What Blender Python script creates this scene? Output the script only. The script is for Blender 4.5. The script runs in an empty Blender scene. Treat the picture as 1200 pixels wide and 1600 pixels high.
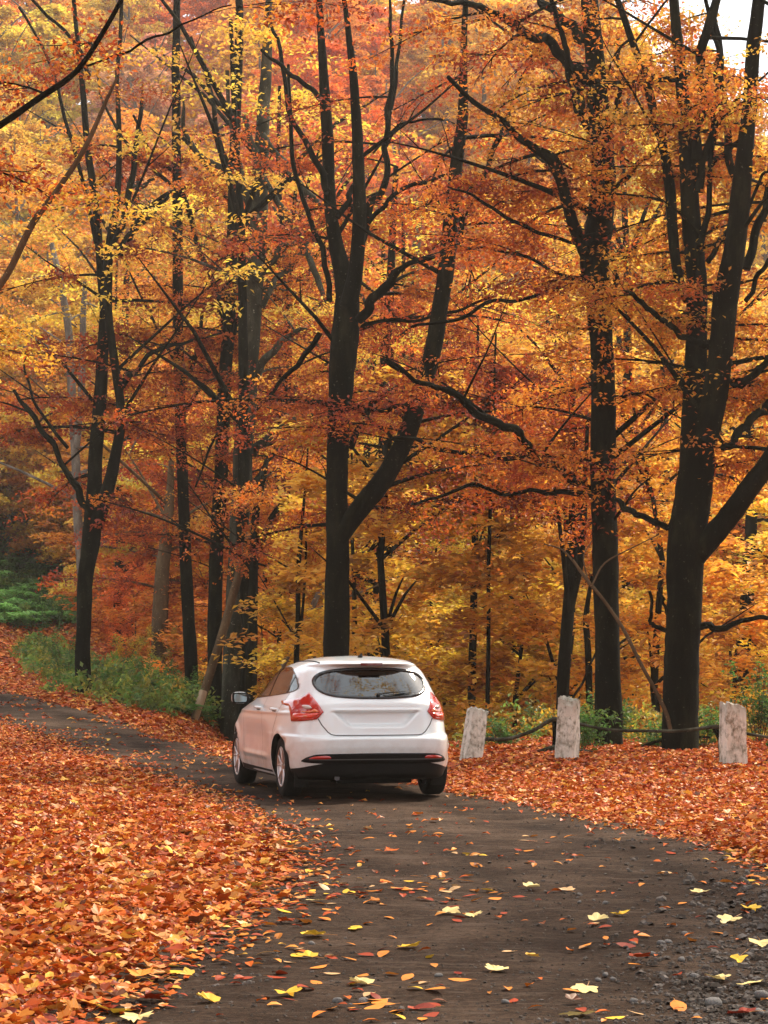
import bpy, math, random
import numpy as np
from mathutils import Vector, Matrix
from mathutils.bvhtree import BVHTree
from mathutils.geometry import delaunay_2d_cdt

RNG = np.random.default_rng(7)
random.seed(7)
scene = bpy.context.scene
COL = scene.collection

# ------------------------------------------------------------------ camera, sky, sun, exposure
F_PX, CX, HY, EYE = 3900.0, 600.0, 1018.0, 1.6      # focal length and horizon in photo pixels, eye height in metres
cam_d = bpy.data.cameras.new('camera')
cam = bpy.data.objects.new('camera', cam_d); COL.objects.link(cam)
cam_d.sensor_fit = 'VERTICAL'; cam_d.sensor_height = 36.0; cam_d.sensor_width = 27.0
cam_d.lens = 36.0 * F_PX / 1600.0
cam_d.shift_y = (HY - 800.0) / 1600.0
cam_d.clip_start = 0.1; cam_d.clip_end = 3000.0
cam.location = (0, 0, EYE); cam.rotation_euler = (math.pi / 2, 0, 0)
scene.camera = cam

SUN_EL, SUN_AZ = math.radians(46), math.radians(42)   # azimuth from +Y towards +X
world = bpy.data.worlds.new('World'); scene.world = world; world.use_nodes = True
wn = world.node_tree; wn.nodes.clear()
w_out = wn.nodes.new('ShaderNodeOutputWorld'); w_bg = wn.nodes.new('ShaderNodeBackground')
w_sky = wn.nodes.new('ShaderNodeTexSky'); w_sky.sky_type = 'NISHITA'; w_sky.sun_disc = False
w_sky.sun_elevation = SUN_EL; w_sky.sun_rotation = SUN_AZ; w_sky.dust_density = 4.0; w_sky.air_density = 1.0
w_mix = wn.nodes.new('ShaderNodeMix'); w_mix.data_type = 'RGBA'; w_mix.inputs[0].default_value = 0.72
w_mix.inputs[7].default_value = (7.3, 7.7, 7.9, 1)    # thin even cloud over the blue
wn.links.new(w_sky.outputs[0], w_mix.inputs[6]); wn.links.new(w_mix.outputs[2], w_bg.inputs[0])
wn.links.new(w_bg.outputs[0], w_out.inputs[0]); w_bg.inputs[1].default_value = 0.055

sun_d = bpy.data.lights.new('sun', 'SUN'); sun = bpy.data.objects.new('sun', sun_d); COL.objects.link(sun)
sun_d.energy = 1.5; sun_d.angle = math.radians(10); sun_d.color = (1.0, 0.86, 0.68)
sdir = Vector((math.sin(SUN_AZ) * math.cos(SUN_EL), math.cos(SUN_AZ) * math.cos(SUN_EL), math.sin(SUN_EL)))
sun.rotation_euler = sdir.to_track_quat('Z', 'Y').to_euler(); sun.location = sdir * 60

scene.view_settings.view_transform = 'Standard'; scene.view_settings.look = 'None'
scene.view_settings.exposure = 2.28; scene.view_settings.gamma = 1.0
scene.view_settings.use_curve_mapping = False
scene.cycles.max_bounces = 8; scene.cycles.diffuse_bounces = 4; scene.cycles.glossy_bounces = 3
scene.cycles.transmission_bounces = 4; scene.cycles.transparent_max_bounces = 8; scene.cycles.volume_bounces = 0
scene.cycles.use_denoising = True
scene.cycles.sample_clamp_indirect = 6.0
scene.cycles.caustics_reflective = False; scene.cycles.caustics_refractive = False

# ------------------------------------------------------------------ helpers
def link(o, parent=None):
    COL.objects.link(o)
    if parent is not None: o.parent = parent
    return o
def tag(o, label=None, cat=None, group=None, kind=None):
    if label: o['label'] = label
    if cat: o['category'] = cat
    if group: o['group'] = group
    if kind: o['kind'] = kind
    return o
def empty(name, loc=(0, 0, 0), rz=0.0):
    o = bpy.data.objects.new(name, None); o.empty_display_size = 0.2
    o.location = loc; o.rotation_euler = (0, 0, rz); return link(o)
def np_mesh(name, V, F, mat=None, smooth=False, tint=None):
    """V (N,3), F: array (M,k) or a list of such arrays"""
    V = np.asarray(V, dtype=np.float32)
    Fs = [np.asarray(f, dtype=np.int32) for f in (F if isinstance(F, list) else [F]) if len(f)]
    me = bpy.data.meshes.new(name)
    me.vertices.add(len(V)); me.vertices.foreach_set('co', V.ravel())
    tot = np.concatenate([np.full(len(f), f.shape[1], np.int32) for f in Fs])
    idx = np.concatenate([f.ravel() for f in Fs])
    me.loops.add(len(idx)); me.loops.foreach_set('vertex_index', idx)
    me.polygons.add(len(tot))
    st = np.zeros(len(tot), np.int32); st[1:] = np.cumsum(tot)[:-1]
    me.polygons.foreach_set('loop_start', st); me.polygons.foreach_set('loop_total', tot)
    me.update(calc_edges=True)
    if smooth: me.polygons.foreach_set('use_smooth', np.ones(len(tot), bool))
    else: me.polygons.foreach_set('use_smooth', np.zeros(len(tot), bool))
    if tint is not None:
        a = me.attributes.new('tint', 'FLOAT_COLOR', 'FACE')
        c = np.ones((len(tot), 4), np.float32); c[:, :3] = tint; a.data.foreach_set('color', c.ravel())
    if mat is not None: me.materials.append(mat)
    return me
def mobj(name, V, F, mat=None, parent=None, smooth=False, tint=None):
    return link(bpy.data.objects.new(name, np_mesh(name, V, F, mat, smooth, tint)), parent)
class MB:
    """collects pieces into one mesh"""
    def __init__(s): s.V = []; s.Q = []; s.T = []; s.n = 0
    def add(s, V, F):
        F = np.asarray(F, np.int32)
        (s.Q if F.shape[1] == 4 else s.T).append(F + s.n); s.V.append(np.asarray(V, float)); s.n += len(V); return s
    def box(s, x0, x1, y0, y1, z0, z1):
        V = [(x, y, z) for x in (x0, x1) for y in (y0, y1) for z in (z0, z1)]
        return s.add(V, [(0, 1, 3, 2), (4, 6, 7, 5), (0, 4, 5, 1), (2, 3, 7, 6), (0, 2, 6, 4), (1, 5, 7, 3)])
    def tube(s, P, R, n=8, cap=True, jit=0.0):
        V, F = tube(P, R, n, jit); s.add(V, F)
        if cap:
            k = len(V) - n
            c0 = np.mean(V[:n], 0); c1 = np.mean(V[-n:], 0)
            i = np.arange(n); j = (i + 1) % n
            s.add(np.vstack([V[:n], [c0]]), np.stack([j, i, np.full(n, n)], 1))
            s.add(np.vstack([V[-n:], [c1]]), np.stack([i, j, np.full(n, n)], 1))
        return s
    def data(s):
        V = np.vstack(s.V); F = []
        if s.Q: F.append(np.vstack(s.Q))
        if s.T: F.append(np.vstack(s.T))
        return V, F
    def build(s, name, mat, parent=None, smooth=False):
        V, F = s.data(); return mobj(name, V, F, mat, parent, smooth)
def catmull(P, k=4):
    P = np.asarray(P, float)
    if len(P) < 3: 
        t = np.linspace(0, 1, k + 1)[:, None]; return P[0] * (1 - t) + P[-1] * t
    Q = np.vstack([2 * P[0] - P[1], P, 2 * P[-1] - P[-2]]); out = []
    t = np.linspace(0, 1, k, endpoint=False)[:, None]
    for i in range(1, len(Q) - 2):
        a, b, c, d = Q[i - 1], Q[i], Q[i + 1], Q[i + 2]
        out.append(0.5 * ((2 * b) + (-a + c) * t + (2 * a - 5 * b + 4 * c - d) * t ** 2 + (-a + 3 * b - 3 * c + d) * t ** 3))
    out.append(P[-1:]); return np.vstack(out)
def tube(P, R, n=8, jit=0.0):
    P = np.asarray(P, float); R = np.broadcast_to(np.asarray(R, float), (len(P),))
    T = np.gradient(P, axis=0); T /= np.linalg.norm(T, axis=1)[:, None] + 1e-9
    up = np.array([0.13, 0.97, 0.21]) if abs(T[0][2]) > 0.6 else np.array([0.05, 0.1, 1.0])
    A = np.cross(T, up); A /= np.linalg.norm(A, axis=1)[:, None] + 1e-9
    B = np.cross(T, A)
    th = np.arange(n) * 2 * math.pi / n
    rr = R[:, None] * (1 + (RNG.normal(0, jit, (len(P), n)) if jit else 0))
    V = P[:, None, :] + rr[..., None] * (np.cos(th)[None, :, None] * A[:, None, :] + np.sin(th)[None, :, None] * B[:, None, :])
    i = np.arange(len(P) - 1)[:, None] * n; j = np.arange(n)[None, :]; j2 = (j + 1) % n
    F = np.stack([i + j, i + j2, i + n + j2, i + n + j], -1).reshape(-1, 4)
    return V.reshape(-1, 3), F
def sstep(x, a, b):
    t = np.clip((np.asarray(x, float) - a) / (b - a), 0, 1); return t * t * (3 - 2 * t)
def vnoise(x, y, s=1.0, seed=0):
    """cheap smooth value noise in 0..1"""
    x = np.asarray(x, float) / s + 37.1 * seed; y = np.asarray(y, float) / s - 11.7 * seed
    xi = np.floor(x); yi = np.floor(y); fx = x - xi; fy = y - yi
    fx = fx * fx * (3 - 2 * fx); fy = fy * fy * (3 - 2 * fy)
    h = lambda a, b: (np.sin(a * 127.1 + b * 311.7 + seed * 74.7) * 43758.5453) % 1.0
    return (h(xi, yi) * (1 - fx) + h(xi + 1, yi) * fx) * (1 - fy) + (h(xi, yi + 1) * (1 - fx) + h(xi + 1, yi + 1) * fx) * fy

# ------------------------------------------------------------------ terrain height
def H(x, y):
    x = np.asarray(x, float); y = np.asarray(y, float)
    d = np.maximum(y - 38, 0)
    dl = np.minimum(d, 62)
    rise = (0.0208 * dl + 0.0003 * dl * dl) * sstep(-x, 1.0, 7.0)
    rise = rise + sstep(-x - 0.10 * y, 3.5, 12) * sstep(y, 55, 90) * 3.5
    drop = -4.5 * sstep(y, 41.5, 58) * sstep(x, -5.0, 0.5)
    top = 48 - 14 * sstep(x, 10, 30)
    start = 84 + 22 * sstep(-x, 3, 11)
    hill = top * sstep((y - start) / 125.0, 0, 1)
    bank = 0.10 * sstep(y, 29, 36) * sstep(x, 0.8, 2.0)
    near = (vnoise(x, y, 2.3, 1) - 0.5) * 0.05 + (vnoise(x, y, 9, 2) - 0.5) * 0.10 * sstep(y, 30, 50)
    far = (vnoise(x, y, 14, 3) - 0.5) * 2.5 * sstep(y, 80, 110)
    return rise + drop + hill + bank + near + far
def unproj(px, py, d):
    return np.array([(px - CX) / F_PX * d, d, EYE + (HY - py) / F_PX * d])
def G(px, py, dmax=170):
    d = np.arange(8, dmax, 0.05); x = (px - CX) / F_PX * d; z = EYE + (HY - py) / F_PX * d
    k = np.nonzero(z <= H(x, d))[0]
    i = k[0] if len(k) else len(d) - 1
    return float(x[i]), float(d[i])

# ------------------------------------------------------------------ materials
def nodes(name):
    m = bpy.data.materials.new(name); m.use_nodes = True; nt = m.node_tree; nt.nodes.clear()
    out = nt.nodes.new('ShaderNodeOutputMaterial'); return m, nt, out
def N(nt, t, **kw):
    n = nt.nodes.new('ShaderNode' + t)
    for k, v in kw.items():
        if k.startswith('i_'):
            key = k[2:]; n.inputs[int(key) if key.isdigit() else key.replace('_', ' ')].default_value = v
        else: setattr(n, k, v)
    return n
def ramp(nt, fac, stops):
    r = nt.nodes.new('ShaderNodeValToRGB'); e = r.color_ramp.elements
    while len(e) < len(stops): e.new(0.5)
    for k, (p, c) in enumerate(stops): e[k].position = p; e[k].color = tuple(c) + (1,) if len(c) == 3 else c
    nt.links.new(fac, r.inputs[0]); return r
def noise_mat(name, stops, scale=5, rough=0.8, bump=0.3, bscale=None, detail=6, stretch=(1, 1, 1), spec=0.3, metal=0.0, bdist=0.02):
    m, nt, out = nodes(name); L = nt.links.new
    tc = N(nt, 'TexCoord'); mp = N(nt, 'Mapping'); mp.inputs['Scale'].default_value = stretch
    L(tc.outputs['Object'], mp.inputs[0])
    no = N(nt, 'TexNoise', i_Scale=scale, i_Detail=detail, i_Roughness=0.65); L(mp.outputs[0], no.inputs['Vector'])
    r = ramp(nt, no.outputs[0], stops)
    b = N(nt, 'BsdfPrincipled', i_Roughness=rough, i_Metallic=metal); b.inputs['Specular IOR Level'].default_value = spec
    L(r.outputs[0], b.inputs['Base Color'])
    n2 = N(nt, 'TexNoise', i_Scale=bscale or scale * 4, i_Detail=8, i_Roughness=0.7); L(mp.outputs[0], n2.inputs['Vector'])
    bp = N(nt, 'Bump', i_Strength=bump, i_Distance=bdist); L(n2.outputs[0], bp.inputs['Height']); L(bp.outputs[0], b.inputs['Normal'])
    L(b.outputs[0], out.inputs[0]); return m
def plain(name, col, rough=0.5, metal=0.0, spec=0.5, coat=0.0):
    m, nt, out = nodes(name); b = N(nt, 'BsdfPrincipled', i_Roughness=rough, i_Metallic=metal)
    b.inputs['Base Color'].default_value = tuple(col) + (1,); b.inputs['Specular IOR Level'].default_value = spec
    b.inputs['Coat Weight'].default_value = coat; b.inputs['Coat Roughness'].default_value = 0.03
    nt.links.new(b.outputs[0], out.inputs[0]); return m
def leaf_mat(name, trans=0.45, objcol=True, rough=0.55, mul=1.0):
    m, nt, out = nodes(name); L = nt.links.new
    at = N(nt, 'Attribute', attribute_name='tint'); oi = N(nt, 'ObjectInfo')
    mx = N(nt, 'Mix', data_type='RGBA', blend_type='MULTIPLY'); mx.inputs[0].default_value = 1.0
    L(at.outputs['Color'], mx.inputs[6])
    if objcol: L(oi.outputs['Color'], mx.inputs[7])
    else: mx.inputs[7].default_value = (mul, mul, mul, 1)
    d = N(nt, 'BsdfDiffuse'); t = N(nt, 'BsdfTranslucent'); g = N(nt, 'BsdfGlossy', i_Roughness=rough)
    L(mx.outputs[2], d.inputs[0]); L(mx.outputs[2], t.inputs[0]); g.inputs[0].default_value = (0.9, 0.85, 0.8, 1)
    m1 = N(nt, 'MixShader', i_0=trans); L(d.outputs[0], m1.inputs[1]); L(t.outputs[0], m1.inputs[2])
    m2 = N(nt, 'MixShader', i_0=0.035); L(m1.outputs[0], m2.inputs[1]); L(g.outputs[0], m2.inputs[2])
    L(m2.outputs[0], out.inputs[0]); return m
M = {}
M['leaf'] = leaf_mat('autumn_leaves', 0.5)
M['litter'] = leaf_mat('fallen_leaf_surface', 0.12, objcol=False, rough=0.4)
def bark_mat(name, c0, c1, c2):
    m, nt, out = nodes(name); L = nt.links.new
    tc = N(nt, 'TexCoord'); mp = N(nt, 'Mapping'); mp.inputs['Scale'].default_value = (1, 1, 0.35)
    L(tc.outputs['Object'], mp.inputs[0])
    no = N(nt, 'TexNoise', i_Scale=3.0, i_Detail=8, i_Roughness=0.7); L(mp.outputs[0], no.inputs['Vector'])
    r = ramp(nt, no.outputs[0], [(0.3, c0), (0.5, c1), (0.66, c2)])
    # pale lichen spots
    n3 = N(nt, 'TexNoise', i_Scale=22.0, i_Detail=3, i_Roughness=0.6); L(tc.outputs['Object'], n3.inputs['Vector'])
    r3 = ramp(nt, n3.outputs[0], [(0.66, (0, 0, 0)), (0.71, (1, 1, 1))])
    mx = N(nt, 'Mix', data_type='RGBA'); L(r3.outputs[0], mx.inputs[0]); L(r.outputs[0], mx.inputs[6]); mx.inputs[7].default_value = tuple(min(1, v * 2.6 + .03) for v in c2) + (1,)
    b = N(nt, 'BsdfPrincipled', i_Roughness=0.9); b.inputs['Specular IOR Level'].default_value = 0.05
    L(mx.outputs[2], b.inputs['Base Color'])
    mp2 = N(nt, 'Mapping'); mp2.inputs['Scale'].default_value = (1, 1, 0.22); L(tc.outputs['Object'], mp2.inputs[0])
    n2 = N(nt, 'TexNoise', i_Scale=26, i_Detail=8, i_Roughness=0.7); L(mp2.outputs[0], n2.inputs['Vector'])
    bp = N(nt, 'Bump', i_Strength=0.8, i_Distance=0.03); L(n2.outputs[0], bp.inputs['Height']); L(bp.outputs[0], b.inputs['Normal'])
    L(b.outputs[0], out.inputs[0]); return m
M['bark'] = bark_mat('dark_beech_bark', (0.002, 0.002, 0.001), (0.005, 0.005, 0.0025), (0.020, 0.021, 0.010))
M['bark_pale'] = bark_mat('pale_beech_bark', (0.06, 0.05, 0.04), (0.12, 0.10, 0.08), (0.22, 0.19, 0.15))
M['bark_brown'] = bark_mat('brown_bark', (0.05, 0.033, 0.018), (0.10, 0.065, 0.035), (0.16, 0.11, 0.06))
M['cutwood'] = noise_mat('cut_wood', [(0.3, (0.25, 0.17, 0.10)), (0.7, (0.42, 0.30, 0.19))], 20, stretch=(1, 1, .2))
# ------------------------------------------------------------------ road outline (traced on the ground, metres)
left_px = [(10, 1660), (105, 1600), (205, 1540), (310, 1480), (390, 1420), (440, 1370), (445, 1325), (400, 1285), (340, 1252), (250, 1222), (150, 1187), (60, 1153), (0, 1133), (-120, 1098), (-260, 1062)]
right_px = [(-260, 1030), (-120, 1047), (0, 1078), (100, 1104), (200, 1132), (300, 1163), (370, 1190), (460, 1205), (560, 1215), (660, 1228), (730, 1243), (830, 1262), (930, 1284), (1050, 1310), (1200, 1356), (1330, 1400), (1600, 1500)]
LW = [G(*p) for p in left_px]; RW = [G(*p) for p in right_px]
ROAD = np.array(LW + RW + [(6.5, 6.0), (-2.4, 6.0)])
EDGE_L = np.array([(-2.4, 6.0)] + LW); EDGE_R = np.array(RW + [(6.5, 6.0)])
def inpoly(x, y, P):
    x = np.asarray(x, float); y = np.asarray(y, float); r = np.zeros(x.shape, bool); n = len(P)
    for i in range(n):
        x0, y0 = P[i]; x1, y1 = P[(i + 1) % n]
        if y0 == y1: continue
        c = ((y0 > y) != (y1 > y)) & (x < (x1 - x0) * (y - y0) / (y1 - y0) + x0); r ^= c
    return r
def dist_line(x, y, P):
    best = np.full(np.shape(x), 1e9)
    for i in range(len(P) - 1):
        a = P[i]; b = P[i + 1]; ab = b - a; l2 = ab @ ab + 1e-9
        t = np.clip(((x - a[0]) * ab[0] + (y - a[1]) * ab[1]) / l2, 0, 1)
        best = np.minimum(best, np.hypot(x - a[0] - t * ab[0], y - a[1] - t * ab[1]))
    return best

# ground sheets: fine near the road, coarse out to the horizon
def litter_ground_mat():
    m, nt, out = nodes('leaf_litter_ground'); L = nt.links.new
    tc = N(nt, 'TexCoord')
    v = N(nt, 'TexVoronoi', i_Scale=9.0); L(tc.outputs['Object'], v.inputs['Vector'])
    no = N(nt, 'TexNoise', i_Scale=3.0, i_Detail=8); L(tc.outputs['Object'], no.inputs['Vector'])
    sep = N(nt, 'SeparateColor'); L(v.outputs['Color'], sep.inputs[0])
    r = ramp(nt, sep.outputs[0], [(0.0, (0.06, 0.018, 0.006)), (0.3, (0.20, 0.050, 0.010)), (0.6, (0.36, 0.10, 0.018)), (0.85, (0.45, 0.17, 0.03)), (1.0, (0.10, 0.035, 0.012))])
    r2 = ramp(nt, no.outputs[0], [(0.3, (0.55, 0.45, 0.4)), (0.7, (1, 1, 1))])
    mx = N(nt, 'Mix', data_type='RGBA', blend_type='MULTIPLY'); mx.inputs[0].default_value = 1
    L(r.outputs[0], mx.inputs[6]); L(r2.outputs[0], mx.inputs[7])
    b = N(nt, 'BsdfPrincipled', i_Roughness=0.8); b.inputs['Specular IOR Level'].default_value = 0.2
    L(mx.outputs[2], b.inputs['Base Color'])
    bp = N(nt, 'Bump', i_Strength=0.7, i_Distance=0.03); L(v.outputs['Distance'], bp.inputs['Height']); L(bp.outputs[0], b.inputs['Normal'])
    L(b.outputs[0], out.inputs[0]); return m
M['ground'] = litter_ground_mat()
def grid_axis(a, b, fine_a, fine_b, fine, coarse):
    l = list(np.arange(a, fine_a, coarse)) + list(np.arange(fine_a, fine_b, fine)) + list(np.arange(fine_b, b + coarse, coarse)); return np.array(l)
gx = np.unique(np.concatenate([[-300, -200, -140], np.arange(-100, -20, 4.0), np.arange(-20, 14, 0.35), np.arange(14, 100, 4.0), [100, 140, 200, 300]]))
gy = np.unique(np.concatenate([[-100, -50, -20], np.arange(-10, 8, 2.0), np.arange(8, 70, 0.35), np.arange(70, 130, 1.5), np.arange(130, 300, 5.0), [300, 360, 420]]))
X, Y = np.meshgrid(gx, gy); Z = H(X, Y)
rd = inpoly(X, Y, ROAD)
Z = np.where(rd, Z - 0.03, Z)                       # the bed lies under the road sheet
nx, ny = len(gx), len(gy)
ii = (np.arange(ny - 1)[:, None] * nx + np.arange(nx - 1)[None, :]); Fg = np.stack([ii, ii + 1, ii + nx + 1, ii + nx], -1).reshape(-1, 4)
g = mobj('ground', np.stack([X, Y, Z], -1).reshape(-1, 3), Fg, M['ground'], smooth=True)
tag(g, 'ground under the beech trees covered in fallen leaves', kind='structure')

def road_mat():
    m, nt, out = nodes('damp_dirt_road'); L = nt.links.new
    tc = N(nt, 'TexCoord')
    n1 = N(nt, 'TexNoise', i_Scale=0.9, i_Detail=6, i_Roughness=0.6); L(tc.outputs['Object'], n1.inputs['Vector'])
    n2 = N(nt, 'TexNoise', i_Scale=24.0, i_Detail=10, i_Roughness=0.8); L(tc.outputs['Object'], n2.inputs['Vector'])
    mp = N(nt, 'Mapping'); mp.inputs['Scale'].default_value = (0.8, 3.0, 1); mp.inputs['Rotation'].default_value = (0, 0, 0.35)
    L(tc.outputs['Object'], mp.inputs[0])
    n3 = N(nt, 'TexNoise', i_Scale=3.2, i_Detail=8, i_Roughness=0.7); L(mp.outputs[0], n3.inputs['Vector'])
    r1 = ramp(nt, n1.outputs[0], [(0.36, (0.031, 0.0185, 0.0115)), (0.5, (0.055, 0.035, 0.023)), (0.64, (0.092, 0.062, 0.043))])
    r2 = ramp(nt, n2.outputs[0], [(0.34, (0.35, 0.35, 0.35)), (0.5, (0.95, 0.95, 0.95)), (0.66, (1.7, 1.65, 1.6))])
    mx = N(nt, 'Mix', data_type='RGBA', blend_type='MULTIPLY'); mx.inputs[0].default_value = 1; mx.clamp_result = False
    L(r1.outputs[0], mx.inputs[6]); L(r2.outputs[0], mx.inputs[7])
    r3 = ramp(nt, n3.outputs[0], [(0.53, (0, 0, 0)), (0.66, (1, 1, 1))])
    mu = N(nt, 'Math', operation='MULTIPLY', i_1=0.6); L(r3.outputs[0], mu.inputs[0])
    mx2 = N(nt, 'Mix', data_type='RGBA'); L(mu.outputs[0], mx2.inputs[0]); L(mx.outputs[2], mx2.inputs[6]); mx2.inputs[7].default_value = (0.14, 0.105, 0.082, 1)
    wa = N(nt, 'Attribute', attribute_name='wear'); mw = N(nt, 'Mix', data_type='RGBA', blend_type='MULTIPLY'); mw.inputs[0].default_value = 1; rw = ramp(nt, wa.outputs['Fac'], [(0, (1.15, 1.12, 1.1)), (1, (.62, .58, .55))])
    L(mx2.outputs[2], mw.inputs[6]); L(rw.outputs[0], mw.inputs[7]); mx2 = mw
    b = N(nt, 'BsdfPrincipled', i_Roughness=0.85); b.inputs['Specular IOR Level'].default_value = 0.06
    L(mx2.outputs[2], b.inputs['Base Color'])
    bp = N(nt, 'Bump', i_Strength=1.0, i_Distance=0.035); L(n2.outputs[0], bp.inputs['Height'])
    bp2 = N(nt, 'Bump', i_Strength=0.6, i_Distance=0.05); L(n3.outputs[0], bp2.inputs['Height']); L(bp.outputs[0], bp2.inputs['Normal'])
    L(bp2.outputs[0], b.inputs['Normal']); L(b.outputs[0], out.inputs[0]); return m
M['road'] = road_mat()
def RZ(x, y):   # surface of the road: ground with faint wheel ruts and lumps
    return H(x, y) + 0.012 + (vnoise(x, y, 0.45, 5) - 0.5) * 0.030 + (vnoise(x, y, 0.14, 6) - 0.5) * 0.014
rx = np.arange(ROAD[:, 0].min() - .2, ROAD[:, 0].max() + .2, 0.10); ry = np.arange(6, ROAD[:, 1].max() + .2, 0.12)
X, Y = np.meshgrid(rx, ry); ins = inpoly(X, Y, ROAD) | (dist_line(X, Y, np.vstack([EDGE_L])) < 0.22) | (dist_line(X, Y, EDGE_R) < 0.22)
Z = RZ(X, Y); nx, ny = len(rx), len(ry)
ii = (np.arange(ny - 1)[:, None] * nx + np.arange(nx - 1)[None, :]); Fr = np.stack([ii, ii + 1, ii + nx + 1, ii + nx], -1).reshape(-1, 4)
keep = ins.ravel()[Fr].all(1); Fr = Fr[keep]
u, inv = np.unique(Fr, return_inverse=True); Vr = np.stack([X, Y, Z], -1).reshape(-1, 3)[u]
def ruts(x, y):
    dr_ = dist_line(x, y, EDGE_R); n_ = (vnoise(x, y, 1.3, 41) - .5) * .5
    return np.clip(np.exp(-((dr_ - .75 + n_ * .4) / .26) ** 2) + np.exp(-((dr_ - 2.25 + n_ * .4) / .28) ** 2), 0, 1) * (.45 + .8 * vnoise(x, y, .8, 42))
wear = ruts(Vr[:, 0], Vr[:, 1])
Vr[:, 2] -= .012 * wear
r_ = mobj('road', Vr, inv.reshape(-1, 4), M['road'], smooth=True); wa_ = r_.data.attributes.new('wear', 'FLOAT', 'POINT'); wa_.data.foreach_set('value', wear.astype(np.float32)); tag(r_, 'damp brown dirt road with scattered gravel and leaves', kind='structure')

# ------------------------------------------------------------------ leaf shapes
def leaf_beech(w=0.55, fold=0.18, curl=0.12, n=3, twist=0.0):
    """oval leaf of unit length, folded along its midrib; returns V, F(quads/tris)"""
    ts = np.linspace(0, 1, n + 1); V = []; 
    for t in ts:
        h = w / 2 * math.sin(math.pi * min(max(t, 0.02), 0.98)) ** 0.7
        z = curl * math.sin(math.pi * t) 
        V += [(-h, t - .5, z + fold * h), (0, t - .5, z), (h, t - .5, z + fold * h)]
    F = []
    for i in range(n):
        a = i * 3; F += [(a, a + 1, a + 4, a + 3), (a + 1, a + 2, a + 5, a + 4)]
    return np.array(V), np.array(F)
def leaf_maple(curl=0.10, seed=0):
    rs = np.random.RandomState(seed)
    rad = {0: 0.58, 10: 0.50, 20: 0.47, 32: 0.40, 44: 0.50, 54: 0.56, 70: 0.49, 88: 0.38, 112: 0.46, 145: 0.32, 180: 0.14}
    pts = []
    for a, r in rad.items():
        pts.append((a, r * (1 + rs.uniform(-.08, .08))))
    full = pts + [(360 - a, r) for a, r in reversed(pts[1:-1])]
    V = [(0, -0.08, 0)]
    for a, r in full:
        x = r * math.sin(math.radians(a)); y = r * math.cos(math.radians(a)) - 0.08
        V.append((x, y, curl * (abs(x) * 1.4 + max(y, 0) * rs.uniform(-.3, 1.2)) - 0.02 * (r > .5) + rs.uniform(-.02, .03)))
    n = len(full); F = [(0, i + 1, (i + 1) % n + 1) for i in range(n)]
    return np.array(V), np.array(F)
def scatter(shape, P, size, yaw, pitch, roll):
    """many copies of one leaf shape baked into arrays"""
    V, F = shape; n = len(P); size = np.broadcast_to(size, (n,))
    cy, sy = np.cos(yaw), np.sin(yaw); cp, sp = np.cos(pitch), np.sin(pitch); cr, sr = np.cos(roll), np.sin(roll)
    x = V[None, :, 0] * size[:, None]; y = V[None, :, 1] * size[:, None]; z = V[None, :, 2] * size[:, None]
    x, z = x * cr[:, None] + z * sr[:, None], -x * sr[:, None] + z * cr[:, None]
    y, z = y * cp[:, None] - z * sp[:, None], y * sp[:, None] + z * cp[:, None]
    x, y = x * cy[:, None] - y * sy[:, None], x * sy[:, None] + y * cy[:, None]
    W = np.stack([x, y, z], -1) + P[:, None, :]
    FF = (F[None] + (np.arange(n) * len(V))[:, None, None]).reshape(-1, F.shape[1])
    return W.reshape(-1, 3), FF, len(F)
LIT = np.array([(0.56, 0.115, 0.012), (0.46, 0.075, 0.010), (0.66, 0.18, 0.022), (0.36, 0.048, 0.010), (0.22, 0.026, 0.008), (0.76, 0.30, 0.05), (0.66, 0.30, 0.10), (0.82, 0.46, 0.07), (0.16, 0.05, 0.02), (0.66, 0.23, 0.035)])
LITP = np.array([.20, .20, .14, .12, .06, .07, .06, .03, .04, .08])
def litter_cols(n, p=LITP):
    c = LIT[RNG.choice(len(LIT), n, p=p / p.sum())] * RNG.uniform(0.6, 1.15, (n, 1)); return np.clip(c, 0, 0.9)
def rand_region(x0, x1, y0, y1, dens):
    n = int((x1 - x0) * (y1 - y0) * dens); return RNG.uniform(x0, x1, n), RNG.uniform(y0, y1, n)
def frustum(x, y, m=1.3): return (np.abs(x) < 0.157 * y + m)
def cover(x, y):
    ins = inpoly(x, y, ROAD)
    dl = dist_line(x, y, EDGE_L); dr = dist_line(x, y, EDGE_R)
    patch = sstep(vnoise(x, y, 0.55, 11) * .6 + vnoise(x, y, 0.2, 12) * .4, .52, .8)
    c_in = np.exp(-dl / (0.11 + 0.002 * y)) * 0.7 + 0.6 * np.exp(-dr / 0.09) + 0.018 * patch + 0.004
    c_in += 0.07 * sstep(y, 30, 36) * vnoise(x, y, 1.1, 13) ** 2
    c_out = np.where(np.minimum(dl, dr) < .12, .6, 1.0)
    return np.where(ins, c_in, c_out)
M_L0 = leaf_beech(.6, .25, .08, 3); M_L1 = leaf_beech(.62, .4, .12, 2)
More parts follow.
